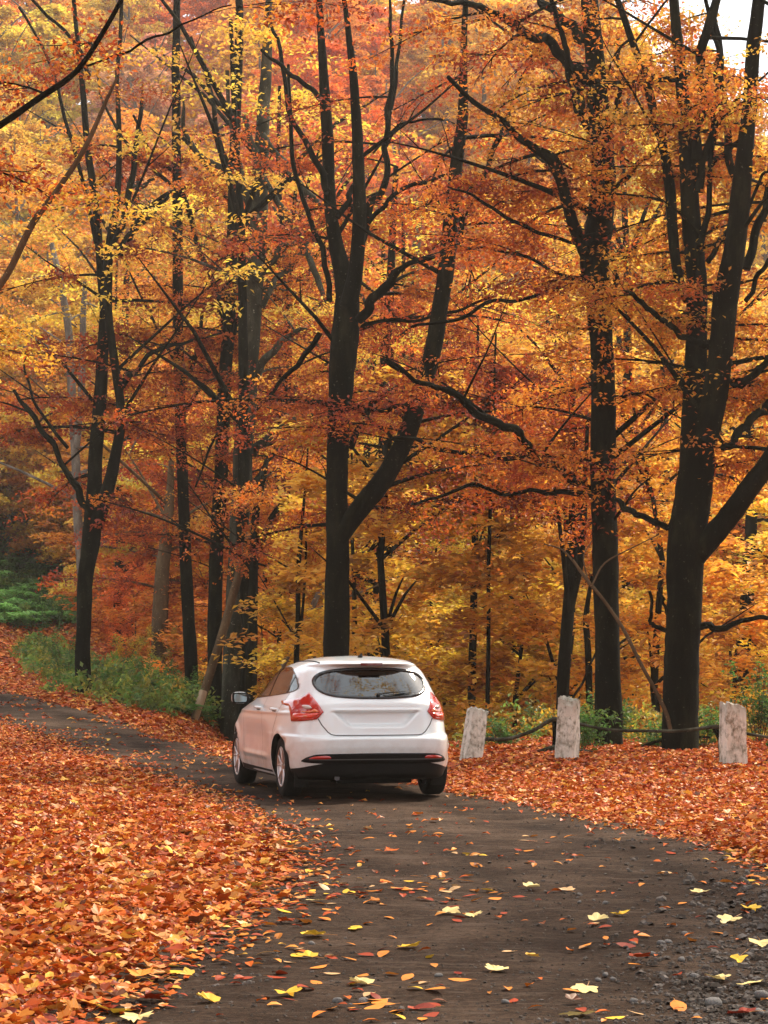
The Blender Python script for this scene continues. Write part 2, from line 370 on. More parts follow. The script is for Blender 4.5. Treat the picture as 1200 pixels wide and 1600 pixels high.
def litter_band(name, label, y0, y1, dens, smin, smax, shape, lift=0.05, tilt=0.5, maple=0.0):
    ext = 0.157 * y1 + (1.3 if y1 < 32 else 4.5)
    x, y = rand_region(-ext, ext, y0, y1, dens)
    keep = frustum(x, y, 1.3 if y1 < 32 else 4.5) & (RNG.uniform(0, 1, len(x)) < cover(x, y))
    x, y = x[keep], y[keep]; ins = inpoly(x, y, ROAD); n = len(x)
    dl = np.minimum(dist_line(x, y, EDGE_L), dist_line(x, y, EDGE_R))
    base = np.where(ins, RZ(x, y), H(x, y))
    pile = np.where(ins, 0.006, np.clip(dl * .3, 0, 1) * lift + 0.012 + 0.7 * lift * vnoise(x, y, .4, 21) * np.clip(dl * 2, 0, 1))
    z = base + pile * RNG.uniform(0.25, 1.0, n) + 0.004
    t = np.where(ins, tilt * .35, tilt)
    P = np.stack([x, y, z], 1); size = RNG.uniform(smin, smax, n)
    yaw = RNG.uniform(0, 6.283, n); pit = RNG.normal(0, 1, n) * t; rol = RNG.normal(0, 1, n) * t
    cols = litter_cols(n)
    k = int(n * maple)
    V1, F1, nf = scatter(shape, P[k:], size[k:], yaw[k:], pit[k:], rol[k:])
    tint = np.repeat(cols[k:], nf, 0); Fs = [F1]; Vs = [V1]; tints = [tint]
    if k:
        V2, F2, nf2 = scatter(leaf_maple(.25, 3), P[:k] + (0, 0, .01), size[:k] * 1.7, yaw[:k], pit[:k] * .6, rol[:k] * .6)
        c2 = litter_cols(k, np.array([.15, .1, .2, .05, .03, .15, .12, .15, .02, .1]))
        Vs.append(V2); Fs.append(F2 + len(V1)); tints.append(np.repeat(c2, nf2, 0))
    o = mobj(name, np.vstack(Vs), Fs, M['litter'], tint=np.vstack(tints)); tag(o, label, kind='stuff'); return n
cnt = 0
cnt += litter_band('leaf_litter', 'thick bed of orange fallen leaves nearest the camera', 9.5, 20, 820, .04, .085, M_L0, .05, .5, maple=.05)
cnt += litter_band('leaf_litter', 'bed of orange fallen leaves beside the car', 20, 31, 520, .045, .09, M_L1, .035, .45, maple=.03)
cnt += litter_band('leaf_litter', 'bed of orange fallen leaves by the stone posts', 31, 48, 250, .075, .125, M_L1, .03, .4)
cnt += litter_band('leaf_litter', 'reddish fallen leaves along the far bend of the road', 48, 72, 90, .12, .19, M_L1, .03, .4)
cnt += litter_band('leaf_litter', 'pale orange fallen leaves beyond the bend of the road', 72, 112, 30, .18, .3, M_L1, .03, .35)
print('litter', cnt)

# ------------------------------------------------------------------ single leaves on the road
shapes = [np_mesh('maple_leaf_shape', *leaf_maple(.30, s), M['litter'], tint=np.ones((20, 3))) for s in range(4)]
def leaf_thing_mesh(kind, seed, col):
    V, F = leaf_maple(.06 + .10 * (seed % 3), seed) if kind == 'maple' else leaf_beech(.5 + .06 * (seed % 3), .16 - .22 * (seed % 2), .05 - .07 * (seed % 3 == 1), 4)
    st, sf = tube([(0, -.10, 0), (0, -.45, .03), (.04, -.75, .02)] if kind == 'maple' else [(0, -.48, 0), (0, -.6, .01), (.01, -.7, .0)], [.012, .010, .008], 3)
    return V, F, st, sf
def yaw_for(px): return px
LEAFCOL = {'pale yellow': (0.78, 0.62, 0.26), 'bright yellow': (0.80, 0.50, 0.05), 'orange': (0.68, 0.24, 0.04), 'red brown': (0.36, 0.055, 0.02), 'tan': (0.62, 0.38, 0.18), 'dark red': (0.22, 0.03, 0.015)}
leaf_lib = {}
def get_leaf(kind, cname, v):
    key = (kind, cname, v)
    if key not in leaf_lib:
        V, F, sv, sf = leaf_thing_mesh(kind, v + 1, None)
        c = np.array(LEAFCOL[cname]); rs = np.random.RandomState(v)
        t1 = np.clip(c[None] * rs.uniform(.8, 1.15, (len(F), 1)), 0, .9); t2 = np.repeat([[.45, .2, .06]], len(sf), 0)
        FA = [F, sf + len(V)]
        me = np_mesh('fallen_leaf', np.vstack([V, sv]), FA, M['litter'], tint=np.vstack([t1, t2]))
        leaf_lib[key] = me
    return leaf_lib[key]
def put_leaf(x, y, kind, cname, size, label, group=None, name='fallen_leaf'):
    o = bpy.data.objects.new(name, get_leaf(kind, cname, random.randrange(4))); link(o)
    o.location = (x, y, float(RZ(x, y)) + size * 0.09); o.scale = (size,) * 3
    o.rotation_euler = (random.gauss(0, .16), random.gauss(0, .16), random.uniform(0, 6.28))
    tag(o, label, 'leaf', group or 'single fallen leaves on the dirt road'); return o
big = [(830, 1392, 'pale yellow', 'cream yellow maple leaf lying in the middle of the road beside an orange one'),
       (885, 1395, 'tan', 'tan maple leaf touching the orange leaf right of the cream yellow one'),
       (935, 1444, 'pale yellow', 'flat pale yellow leaf just left of the curled golden leaf'),
       (970, 1434, 'bright yellow', 'small curled golden leaf right of the flat pale one'),
       (1095, 1398, 'pale yellow', 'large cream maple leaf with orange tip near the right bank'),
       (1172, 1425, 'bright yellow', 'upright golden maple leaf standing at the right edge of the road'),
       (1140, 1444, 'pale yellow', 'thin pale leaf lying in front of the upright golden one'),
       (1188, 1478, 'pale yellow', 'broad yellow leaf cut by the right edge of the picture'),
       (1150, 1506, 'bright yellow', 'arched yellow leaf on the stones at the right edge'),
       (1120, 1542, 'pale yellow', 'lobed cream yellow leaf among grey stones at lower right'),
       (1170, 1548, 'pale yellow', 'small cream leaf beside the lobed one among the stones'),
       (775, 1525, 'pale yellow', 'smooth pale leaf alone on the road below the centre'),
       (640, 1490, 'bright yellow', 'orange yellow leaf lying flat left of the road centre'),
       (915, 1553, 'pale yellow', 'pale yellow leaf lying below the pile of small pebbles'),
       (905, 1597, 'pale yellow', 'pale leaf cut by the bottom edge of the picture'),
       (700, 1430, 'pale yellow', 'long cream leaf under the reddish leaf pile'),
       (740, 1432, 'pale yellow', 'pale leaf at the right end of the reddish leaf pile'),
       (495, 1414, 'pale yellow', 'pale yellow leaf near the edge of the left leaf bank'),
       (492, 1467, 'bright yellow', 'yellow leaf below the pale one on the left half of the road'),
       (385, 1453, 'pale yellow', 'long pale leaf at the edge of the left leaf bank'),
       (480, 1504, 'bright yellow', 'yellow leaf with red spots on the road left of centre'),
       (325, 1572, 'bright yellow', 'slim yellow leaf near the bottom left of the road'),
       (450, 1562, 'bright yellow', 'flat golden leaf near the bottom of the road'),
       (175, 1589, 'bright yellow', 'curled golden leaf at the bottom left corner of the road'),
       (215, 1597, 'pale yellow', 'pale leaf beside the curled golden one at the bottom left'),
       (565, 1545, 'pale yellow', 'pale curled leaf over a grey pebble near the bottom'),
       (620, 1587, 'orange', 'big orange leaf on top of the bottom leaf heap'),
       (585, 1567, 'orange', 'long orange leaf at the back of the bottom leaf heap'),
       (680, 1557, 'orange', 'orange leaf right of the bottom leaf heap'),
       (1160, 1592, 'dark red', 'dark crimson leaf by the stones in the bottom right corner'),
       (1060, 1580, 'orange', 'orange leaf left of the round stones at lower right')]
for px, py, c, lab in big:
    x, y = G(px, py); k = 'maple' if py < 1600 and c != 'orange' else 'beech'
    put_leaf(x, y, k, c, random.uniform(.12, .18) if k == 'maple' else random.uniform(.12, .16), lab)
spots = []
def clump(px, py, n, sx, sy):
    for _ in range(n): spots.append((random.gauss(px, sx), random.gauss(py, sy), 1))
clump(680, 1385, 26, 36, 11); clump(600, 1580, 12, 35, 9); clump(765, 1400, 8, 30, 8); clump(690, 1420, 10, 45, 8); clump(560, 1300, 12, 60, 18); clump(850, 1315, 8, 30, 6)
clump(1180, 1380, 10, 30, 8); clump(480, 1430, 26, 40, 34); clump(560, 1400, 10, 26, 8); clump(740, 1340, 8, 24, 6)
while len(spots) < 235:
    px = random.uniform(180, 1198); py = 1262 + 335 * random.random() ** .8
    if px > 800 and random.random() < .45: continue
    x, y = G(px, py)
    if inpoly(np.array([x]), np.array([y]), ROAD)[0]: spots.append((px, py, 0))
names = {'orange': 'small orange beech leaf lying on the brown dirt road', 'red brown': 'small rusty red beech leaf lying on the brown dirt road', 'tan': 'small tan beech leaf lying on the brown dirt road', 'bright yellow': 'small yellow beech leaf lying on the brown dirt road', 'dark red': 'small dark red leaf lying on the brown dirt road'}
for px, py, _ in spots:
    x, y = G(px, min(py, 1606))
    c = random.choices(list(names), [.46, .2, .16, .12, .06])[0]
    lab = names[c]
    if not inpoly(np.array([x]), np.array([y]), ROAD)[0]: continue
    put_leaf(x, y, 'beech', c, random.uniform(.065, .115), lab, c + ' leaves scattered over the dirt road')

# ------------------------------------------------------------------ stones and gravel
M['grit'] = noise_mat('brown_grey_grit', [(0.35, (0.035, 0.027, 0.021)), (0.5, (0.075, 0.062, 0.052)), (0.68, (0.17, 0.15, 0.135))], 9, .9, .4, 25, bdist=.01, spec=.08)
M['stone'] = noise_mat('grey_stone', [(0.3, (0.08, 0.075, 0.07)), (0.6, (0.17, 0.16, 0.15)), (0.8, (0.28, 0.26, 0.24))], 6, .85, .5, 25, bdist=.01)
def stone_mesh(seed):
    import bmesh
    rs = np.random.RandomState(seed); bm = bmesh.new(); bmesh.ops.create_icosphere(bm, subdivisions=2, radius=1)
    V = np.array([v.co for v in bm.verts]); F = np.array([[v.index for v in f.verts] for f in bm.faces]); bm.free()
    for _ in range(7):
        d = rs.normal(size=3); d /= np.linalg.norm(d); c = rs.uniform(.55, .9); s = V @ d
        V -= np.maximum(s - c, 0)[:, None] * d[None] * .6
    V *= (1, rs.uniform(.65, .95), rs.uniform(.45, .7)); return V, F
stone_lib = [np_mesh('stone', *stone_mesh(s), M['stone'], smooth=True) for s in range(6)]
st_px = [(1115, 1575, .050, 'largest pale rounded stone in the bottom right corner'), (1085, 1533, .028, 'grey stone under the golden leaf at lower right'), (990, 1570, .026, 'lone pale stone near the bottom right'),
         (1033, 1478, .030, 'dark squarish stone beside its twin on the right of the road'), (1045, 1474, .028, 'grey stone touching the dark squarish one'), (1070, 1464, .026, 'flat grey stone behind the squarish pair'),
         (1065, 1510, .026, 'smooth grey stone below the squarish pair'), (1020, 1500, .020, 'small flat stone left of the smooth grey one'), (945, 1416, .024, 'grey stone with an orange leaf against it'),
         (790, 1572, .024, 'dark little stone near the bottom centre'), (685, 1532, .026, 'oval grey stone behind the bottom leaf heap'), (487, 1478, .024, 'round grey stone on the left part of the road'),
         (527, 1570, .028, 'grey stone at the bottom left of the road'), (568, 1570, .032, 'bigger grey stone beside the curled pale leaf'), (1190, 1562, .040, 'pale stone at the right border of the picture'),
         (1185, 1590, .034, 'grey stone in the bottom right corner behind the crimson leaf'), (946, 1528, .022, 'topmost pebble of the small pebble pile'), (958, 1534, .020, 'rightmost pebble of the small pebble pile'), (935, 1535, .020, 'leftmost pebble of the small pebble pile'), (905, 1415, .016, 'pebble left of the stone with the leaf')]
for px, py, s, lab in st_px:
    x, y = G(px, py); o = link(bpy.data.objects.new('stone', random.choice(stone_lib))); o.location = (x, y, float(RZ(x, y)) + s * .3); o.scale = (s,) * 3
    o.rotation_euler = (random.uniform(-.2, .2), random.uniform(-.2, .2), random.uniform(0, 6.28)); tag(o, lab, 'stone', 'stones lying on the road')
# gravel: too many to count, thickest at the lower right
n = 90000; gpx = RNG.uniform(-40, 1260, n); gpy = RNG.uniform(1262, 1680, n)
w = .10 + .9 * sstep(gpx + (gpy - 1262) * 1.1, 1050, 1480) ** 2 + .25 * vnoise(gpx, gpy, 70, 4)
k = RNG.uniform(0, 1, n) < w * .30; gpx, gpy = gpx[k], gpy[k]
gd = EYE * F_PX / (gpy - HY); gx_ = (gpx - CX) / F_PX * gd; k = inpoly(gx_, gd, ROAD); gx_, gd = gx_[k], gd[k]; n = len(gx_)
sz = RNG.gamma(1.6, .0022, n) + .0025
big_ = sstep(gx_, .8, 2.0); sz *= 1 + big_ * 1.1
so = np.array([(-1, -.75, -.2), (.9, -.8, -.2), (1, .7, -.2), (-.8, .8, -.2), (-.6, -.4, .5), (.5, -.5, .42), (.65, .35, .48), (-.4, .5, .55)], float); sF = np.array([(4, 5, 6, 7), (0, 1, 5, 4), (1, 2, 6, 5), (2, 3, 7, 6), (3, 0, 4, 7)])
V_, F_, nf = scatter((so, sF), np.stack([gx_, gd, RZ(gx_, gd) + sz * .15], 1), sz, RNG.uniform(0, 6.28, n), RNG.normal(0, .3, n), RNG.normal(0, .3, n))
tag(mobj('gravel', V_, F_, M['grit']), 'fine grey gravel pressed into the dirt road', kind='stuff')
# ------------------------------------------------------------------ foliage
PAL = {
 'red':    [(.36, .055, .012), (.27, .034, .010), (.44, .085, .015), (.18, .020, .008), (.52, .13, .02)],
 'orange': [(.60, .17, .020), (.50, .11, .015), (.70, .27, .03), (.36, .06, .012), (.74, .38, .045)],
  'deep':   [(.30, .035, .010), (.22, .022, .008), (.38, .06, .012), (.14, .014, .006), (.46, .10, .016)],
 'gold':   [(.74, .40, .035), (.70, .30, .03), (.78, .50, .06), (.66, .22, .028), (.60, .42, .05)],
 'yellow': [(.76, .56, .05), (.70, .46, .045), (.80, .62, .09), (.62, .52, .07), (.70, .34, .04)],
 'olive':  [(.30, .26, .03), (.42, .32, .04), (.20, .20, .03), (.52, .30, .04), (.14, .16, .03)],
 'green':  [(.07, .17, .03), (.11, .24, .04), (.05, .11, .02), (.18, .28, .045), (.28, .32, .05)],
}
def rhomb(w=.55, fold=.14):
    return np.array([(0, -.5, 0), (w / 2, .02, fold), (0, .5, 0), (-w / 2, .02, fold)]), np.array([(0, 1, 2, 3)])
M['bark_mid'] = bark_mat('grey_green_beech_bark', (0.014, 0.014, 0.009), (0.038, 0.037, 0.024), (0.10, 0.095, 0.068))
def spray_leaves(C, R, flat, per, smin, smax, droop=.25, normal_jit=.45):
    """leaf positions in flat uneven discs round spray centres C (n,3) with radius R (n,)"""
    n = len(C); m = n * per
    ci = np.repeat(np.arange(n), per)
    r = np.sqrt(RNG.uniform(0, 1, m)) * R[ci] * RNG.uniform(.6, 1.15, m); a = RNG.uniform(0, 6.283, m)
    ax = RNG.uniform(0, 3.14, n)[ci]; el = .55
    dx = r * np.cos(a); dy = r * np.sin(a) * el
    x = dx * np.cos(ax) - dy * np.sin(ax); y = dx * np.sin(ax) + dy * np.cos(ax)
    tx = RNG.normal(0, .16, n)[ci]; ty = RNG.normal(0, .16, n)[ci]
    z = tx * x + ty * y - droop * r * r / np.maximum(R[ci], .1) + RNG.normal(0, flat, m)
    P = C[ci] + np.stack([x, y, z], 1)
    return P, ci, RNG.uniform(smin, smax, m), RNG.uniform(0, 6.283, m), RNG.normal(0, normal_jit, m), RNG.normal(0, normal_jit, m)
def leaf_arrays(C, R, per, smin, smax, pal, flat=.075, spray_var=.3, nj=.55):
    P, ci, s, yaw, pi_, ro = spray_leaves(C, R, flat, per, smin, smax, normal_jit=nj)
    pal = np.array(pal); base = pal[RNG.integers(0, len(pal), len(C))][ci]; own = pal[RNG.integers(0, len(pal), len(P))]
    col = base * (1 - spray_var) + own * spray_var
    col = np.clip(col * RNG.uniform(.72, 1.25, (len(P), 1)) * RNG.uniform(.7, 1.25, len(C))[ci][:, None], 0, .88)
    V, F, nf = scatter(rhomb(), P, s, yaw, pi_, ro)
    return V, F, np.repeat(col, nf, 0)
def tube_child(name, P, R, mat, parent, label=None, n=8, jit=.03):
    b = MB(); b.tube(P, R, n, jit=jit); o = b.build(name, mat, parent, smooth=True)
    if label: o['label'] = label
    return o
def px_line(pts, depth, dd=0.0, ref=None, k=5, wobble=0.0):
    """photo polyline (px, py, width) at its own depth, running dd metres away from the camera by its end"""
    pts = np.array(pts, float); m = len(pts); seg = np.concatenate([[0], np.cumsum(np.hypot(np.diff(pts[:, 0]), np.diff(pts[:, 1])))]); t = seg / max(seg[-1], 1)
    d = depth + dd * t ** 1.2
    P = np.stack([(pts[:, 0] - CX) / F_PX * d, d, EYE + (HY - pts[:, 1]) / F_PX * d], 1)
    R = pts[:, 2] * .5 * d / F_PX
    PR = catmull(np.column_stack([P, R]), k)
    P, R = PR[:, :3], PR[:, 3]
    if wobble: P[:, 0] += (vnoise(P[:, 2], P[:, 2] * 0 + pts[0, 0], .8, 31) - .5) * wobble
    return P, np.maximum(R, .006)
def kink(P, R):
    n = len(P); J = RNG.normal(0, 1, (n, 3)) * (R * .40 + .010)[:, None]; J[:2] = 0
    J[1:-1] = (J[:-2] + 2 * J[1:-1] + J[2:]) / 3; return P + J
def extend_to_ground(P, R):
    b = P[0].copy(); gz = float(H(b[0], b[1])) - .25
    if b[2] > gz:
        if b[2] - gz > 1.2:
            ks = int((b[2] - gz) / .8); extra = np.array([[b[0], b[1], gz + (b[2] - gz) * i / ks] for i in range(ks)])
            er = R[0] * (1 + .5 * np.linspace(1, .1, ks) ** 2)
        else: extra = np.array([[b[0], b[1], gz]]); er = np.array([R[0] * 1.35])
        P = np.vstack([extra, P]); R = np.concatenate([er, R])
    else: 
        P = np.vstack([[b[0], b[1], gz - .1], P]); R = np.concatenate([[R[0] * 1.15], R])
    return P, R
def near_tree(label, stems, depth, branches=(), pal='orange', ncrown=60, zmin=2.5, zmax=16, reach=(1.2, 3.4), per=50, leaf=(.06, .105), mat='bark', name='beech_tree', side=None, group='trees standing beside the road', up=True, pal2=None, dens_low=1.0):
    """stems[0] is the trunk from its foot; others fork from it. Lines are (points, dd)."""
    base = px_line(*([stems[0][0], depth, 0.0]))[0][0]
    gz = float(H(base[0], base[1])); org = Vector((base[0], base[1], gz))
    t = empty(name, org); tag(t, label, 'tree', group)
    lines = []
    def place(P): return P - np.array(org)
    thin_ = MB()
    mb = MB()
    for si, (pts, dd) in enumerate(stems):
        P, R = px_line(pts, depth, dd, wobble=.03)
        if si == 0: P, R = extend_to_ground(P, R)
        # carry on above the frame
        if up and pts[-1][1] < 60:
            dirv = P[-1] - P[-6]; dirv = dirv / np.linalg.norm(dirv)
            q = [P[-1] + dirv * s + np.array([RNG.normal(0, .05) * s, RNG.normal(0, .05) * s, 0]) for s in (1.5, 3.5, 6.0)]
            P = np.vstack([P, q]); R = np.concatenate([R, R[-1] * np.array([.85, .6, .15])])
        lines.append((P, R))
        if si == 0: V, F = tube(place(P), R, 12, .025); mb.add(V, F)
        else: V, F = tube(place(P), R, 10, .025); mb.add(V, F)
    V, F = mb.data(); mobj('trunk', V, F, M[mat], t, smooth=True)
    for br in branches:
        pts, dd = br[0], br[1]
        P, R = px_line(pts, depth, dd); P = kink(P, R)
        if pts[-1][1] < 60 and pts[-1][2] > 4:            # limbs that leave the frame at its top go on above it
            dirv = P[-1] - P[-5]; dirv = dirv / np.linalg.norm(dirv)
            P = np.vstack([P, [P[-1] + dirv * s + np.array([RNG.normal(0, .04) * s, 0, .05 * s]) for s in (.8, 1.8, 3.0)]]); R = np.concatenate([R, R[-1] * np.array([.8, .5, .12])])
        elif pts[-1][2] > 5: R = R.copy(); R[-1] *= .35; R[-2] *= .75
        if len(br) > 2 and br[2] == 'bare': pass
        else: lines.append((P, R))
        tube_child('branch', place(P), R, M[mat], t, n=7)
    # long thin limbs arching up and out of the stems
    big_ = np.vstack([l[0] for l in lines]); bigr = np.concatenate([l[1] for l in lines]); cand = np.nonzero((big_[:, 2] - gz > 3.2) & (big_[:, 2] < 12) & (bigr > .05))[0]
    for _ in range(min(9, ncrown // 7) if len(cand) else 0):
        i = RNG.choice(cand); L = RNG.uniform(1.6, 4.2) * depth / 45; sg = RNG.choice([-1, 1]); el = RNG.uniform(.35, 1.15); s = np.linspace(0, 1, 8)
        Pb = np.stack([big_[i, 0] + sg * L * math.cos(el) * s, big_[i, 1] + RNG.normal(0, .35) * L * s, big_[i, 2] + L * (math.sin(el) * s - RNG.uniform(-.15, .25) * s * s)], 1)
        Rb = min(bigr[i] * .4, .020 + L * .009) * (1 - .82 * s); Pb = kink(Pb, Rb); tube_child('branch', place(Pb), Rb, M[mat], t, n=6)
        for j in (3, 5, 6):
            q = Pb[j] + np.array([sg * RNG.uniform(-.1, .5), RNG.normal(0, .3), RNG.uniform(.1, .6)]) * L * .35
            V, F = tube(place(np.array([Pb[j], (Pb[j] + q) / 2 + RNG.normal(0, .03, 3), q])), [Rb[j] * .6, Rb[j] * .4, .003], 4); thin_.add(V, F)
    # side limbs and their sprays
    tw = thin_; C = []; RR = []
    allP = np.vstack([l[0] for l in lines]); allR = np.concatenate([l[1] for l in lines])
    zrel = allP[:, 2]
    ok = np.nonzero((zrel > zmin) & (zrel < zmax))[0]
    if len(ok) and ncrown:
        w = np.ones(len(ok)); w[zrel[ok] > 11.5] *= .35; w /= w.sum()
        for _ in range(int(ncrown * .62)):
            i = RNG.choice(ok, p=w); p0 = allP[i]; L = RNG.uniform(*reach); az = RNG.uniform(0, 6.283)
            if side is not None and RNG.uniform() < .7: az = side + RNG.normal(0, .7)
            elif RNG.uniform() < .86: az = math.pi / 2 + RNG.normal(0, .8)
            dirx, diry = math.cos(az), math.sin(az); lift = RNG.uniform(-.05, .45)
            s = np.linspace(0, 1, 7); bend = RNG.normal(0, .18)
            Pb = np.stack([p0[0] + L * (dirx * s - diry * bend * s * s), p0[1] + L * (diry * s + dirx * bend * s * s), p0[2] + L * (lift * s - .22 * s * s)], 1)
            r0 = min(allR[i] * .45, .012 + L * .010); V, F = tube(place(Pb), r0 * (1 - .85 * s), 5); tw.add(V, F)
            for k in range(2, 7):
                for _2 in range(2):
                    o = np.array([RNG.normal(0, .35), RNG.normal(0, .35), RNG.normal(0, .12)]) * (.4 + .6 * s[k]) * min(L / 2, 1)
                    C.append(Pb[k] + o); RR.append(RNG.uniform(.35, .8) * (.7 + L * .12))
                    if RNG.uniform() < .8:
                        V, F = tube(place(np.array([Pb[max(k - 1, 0)], (Pb[k] + C[-1]) / 2, C[-1]])), [r0 * .4, .007, .003], 3); tw.add(V, F)
        V, F = tw.data(); o = mobj('twigs', V, F, M[mat], t, smooth=True); o['kind'] = 'stuff'
        C = np.array(C); RR = np.array(RR)
        if pal2 is None: V, F, tc = leaf_arrays(C, RR, per, *leaf, PAL[pal])
        else:
            sel = RNG.uniform(size=len(C)) < .35
            a = leaf_arrays(C[~sel], RR[~sel], per, *leaf, PAL[pal]); b = leaf_arrays(C[sel], RR[sel], per, *leaf, PAL[pal2])
            V = np.vstack([a[0], b[0]]); F = np.vstack([a[1], b[1] + len(a[0])]); tc = np.vstack([a[2], b[2]])
        mobj('crown', place(V), F, M['leaf'], t, tint=tc)
        global NLEAF; NLEAF += len(F)
    return t
NLEAF = 0
near_tree('slender forked beech standing alone at the green inside of the road bend',
 [([(130, 1092, 27), (130, 1000, 24), (134, 900, 25), (143, 835, 30), (147, 760, 24), (153, 660, 22), (160, 560, 19), (163, 480, 17), (158, 430, 14), (150, 330, 12), (137, 230, 11), (128, 130, 9), (118, 40, 7)], .6),
  ([(148, 825, 26), (165, 775, 22), (180, 715, 18), (190, 650, 15), (181, 580, 14), (170, 500, 13), (168, 430, 15), (174, 370, 14), (183, 310, 11), (186, 230, 9), (184, 120, 7), (190, 20, 6)], -.8)], 59.3,
 [([(174, 385, 12), (195, 335, 11), (210, 270, 10), (218, 210, 8), (222, 130, 6)], .5), ([(143, 810, 12), (122, 770, 12), (95, 720, 9), (70, 680, 9), (45, 640, 8), (20, 610, 5)], 1.2),
  ([(186, 610, 10), (215, 575, 8), (250, 545, 7), (290, 535, 5), (345, 520, 3)], -1), ([(106, 700, 6), (75, 660, 5), (45, 600, 4), (40, 560, 3)], 1), ([(184, 395, 8), (215, 345, 7), (245, 315, 6), (290, 290, 4)], 1.0),
  ([(150, 380, 7), (110, 210, 6), (75, 90, 5), (30, 10, 4)], 1.5), ([(140, 120, 7), (120, 70, 6), (60, 10, 5)], 0)], pal='red', ncrown=54, zmin=5, zmax=20, reach=(1.5, 4.5), leaf=(.09, .15), pal2='orange')
near_tree('pale grey trunk standing right behind the forked beech at the bend',
 [([(128, 900, 15), (122, 820, 15), (118, 720, 14), (112, 620, 14), (108, 520, 12), (95, 445, 11), (80, 380, 8)], 1.0), ([(120, 700, 10), (128, 600, 11), (130, 500, 10), (133, 440, 7)], -.5)], 82, pal='yellow', ncrown=30, zmin=4, zmax=20, reach=(1.5, 4), mat='bark_pale', leaf=(.12, .18))
near_tree('straight slim dark trunk, first of the pair left of the car',
 [([(301, 1092, 23), (296, 1000, 21), (290, 870, 19), (284, 730, 18), (280, 600, 17), (278, 480, 17), (277, 330, 16), (276, 180, 14), (275, 90, 13), (276, 10, 11)], .3)], 61,
 [([(283, 620, 8), (305, 560, 7), (320, 480, 6), (345, 440, 4)], .8), ([(285, 300, 8), (310, 380, 9), (335, 445, 8), (345, 475, 7), (350, 520, 6)], .5), ([(268, 290, 7), (235, 260, 6), (200, 225, 5), (165, 170, 4), (150, 115, 3)], 1),
  ([(268, 300, 9), (215, 355, 7), (190, 400, 5)], -1), ([(267, 265, 7), (240, 245, 6), (210, 180, 4)], -1), ([(285, 215, 6), (320, 255, 8), (370, 290, 11), (400, 315, 12)], 0)], pal='orange', ncrown=38, zmin=3.5, reach=(1.0, 3.2), pal2='red')
near_tree('dark leaning trunk between the slim straight one and the thick split one',
 [([(334, 1100, 24), (335, 1000, 23), (338, 880, 22), (345, 740, 22), (350, 620, 21), (357, 520, 20), (363, 400, 19), (366, 280, 18), (370, 150, 16), (373, 60, 14), (374, 10, 12)], .4)], 59,
 [([(365, 270, 9), (340, 210, 9), (325, 130, 7), (300, 60, 5)], 1), ([(355, 540, 9), (375, 500, 8), (385, 450, 7)], .3), ([(362, 520, 8), (340, 470, 8), (335, 440, 6)], -.3), ([(352, 640, 5), (330, 700, 4), (305, 760, 3)], -1)], pal='red', ncrown=38, zmin=4.0, reach=(1.0, 3.0), pal2='orange')
near_tree('thick grey trunk with bark seam behind the dead leaning pole',
 [([(364, 1120, 38), (366, 1010, 35), (371, 900, 33), (376, 790, 31), (381, 690, 31), (388, 600, 28), (395, 500, 27), (400, 420, 28), (405, 340, 28), (408, 250, 24), (413, 160, 20), (418, 60, 15), (420, 10, 12)], .5),
  ([(402, 350, 16), (385, 310, 12), (375, 260, 9), (360, 180, 7), (355, 110, 6)], -1)], 58,
 [([(398, 590, 16), (420, 560, 13), (440, 530, 10), (480, 515, 7)], -.5), ([(395, 710, 14), (420, 680, 12), (450, 665, 9), (500, 645, 6)], -.6), ([(385, 780, 10), (405, 740, 9), (420, 720, 8), (450, 690, 6)], .6),
  ([(405, 440, 12), (430, 400, 9), (450, 380, 8), (500, 375, 5)], -.6), ([(410, 480, 9), (430, 440, 9), (460, 410, 9), (480, 365, 6)], .8), ([(410, 210, 10), (440, 250, 10), (470, 290, 10), (500, 325, 11), (515, 345, 11)], -.5), ([(382, 180, 9), (400, 250, 9), (440, 330, 10), (490, 420, 10), (510, 470, 9)], -1), ([(400, 300, 12), (372, 283, 12), (340, 258, 10), (300, 225, 8), (285, 150, 6)], -.6)],
 pal='orange', ncrown=50, zmin=3.5, reach=(1.2, 3.8), pal2='red', mat='bark_mid')
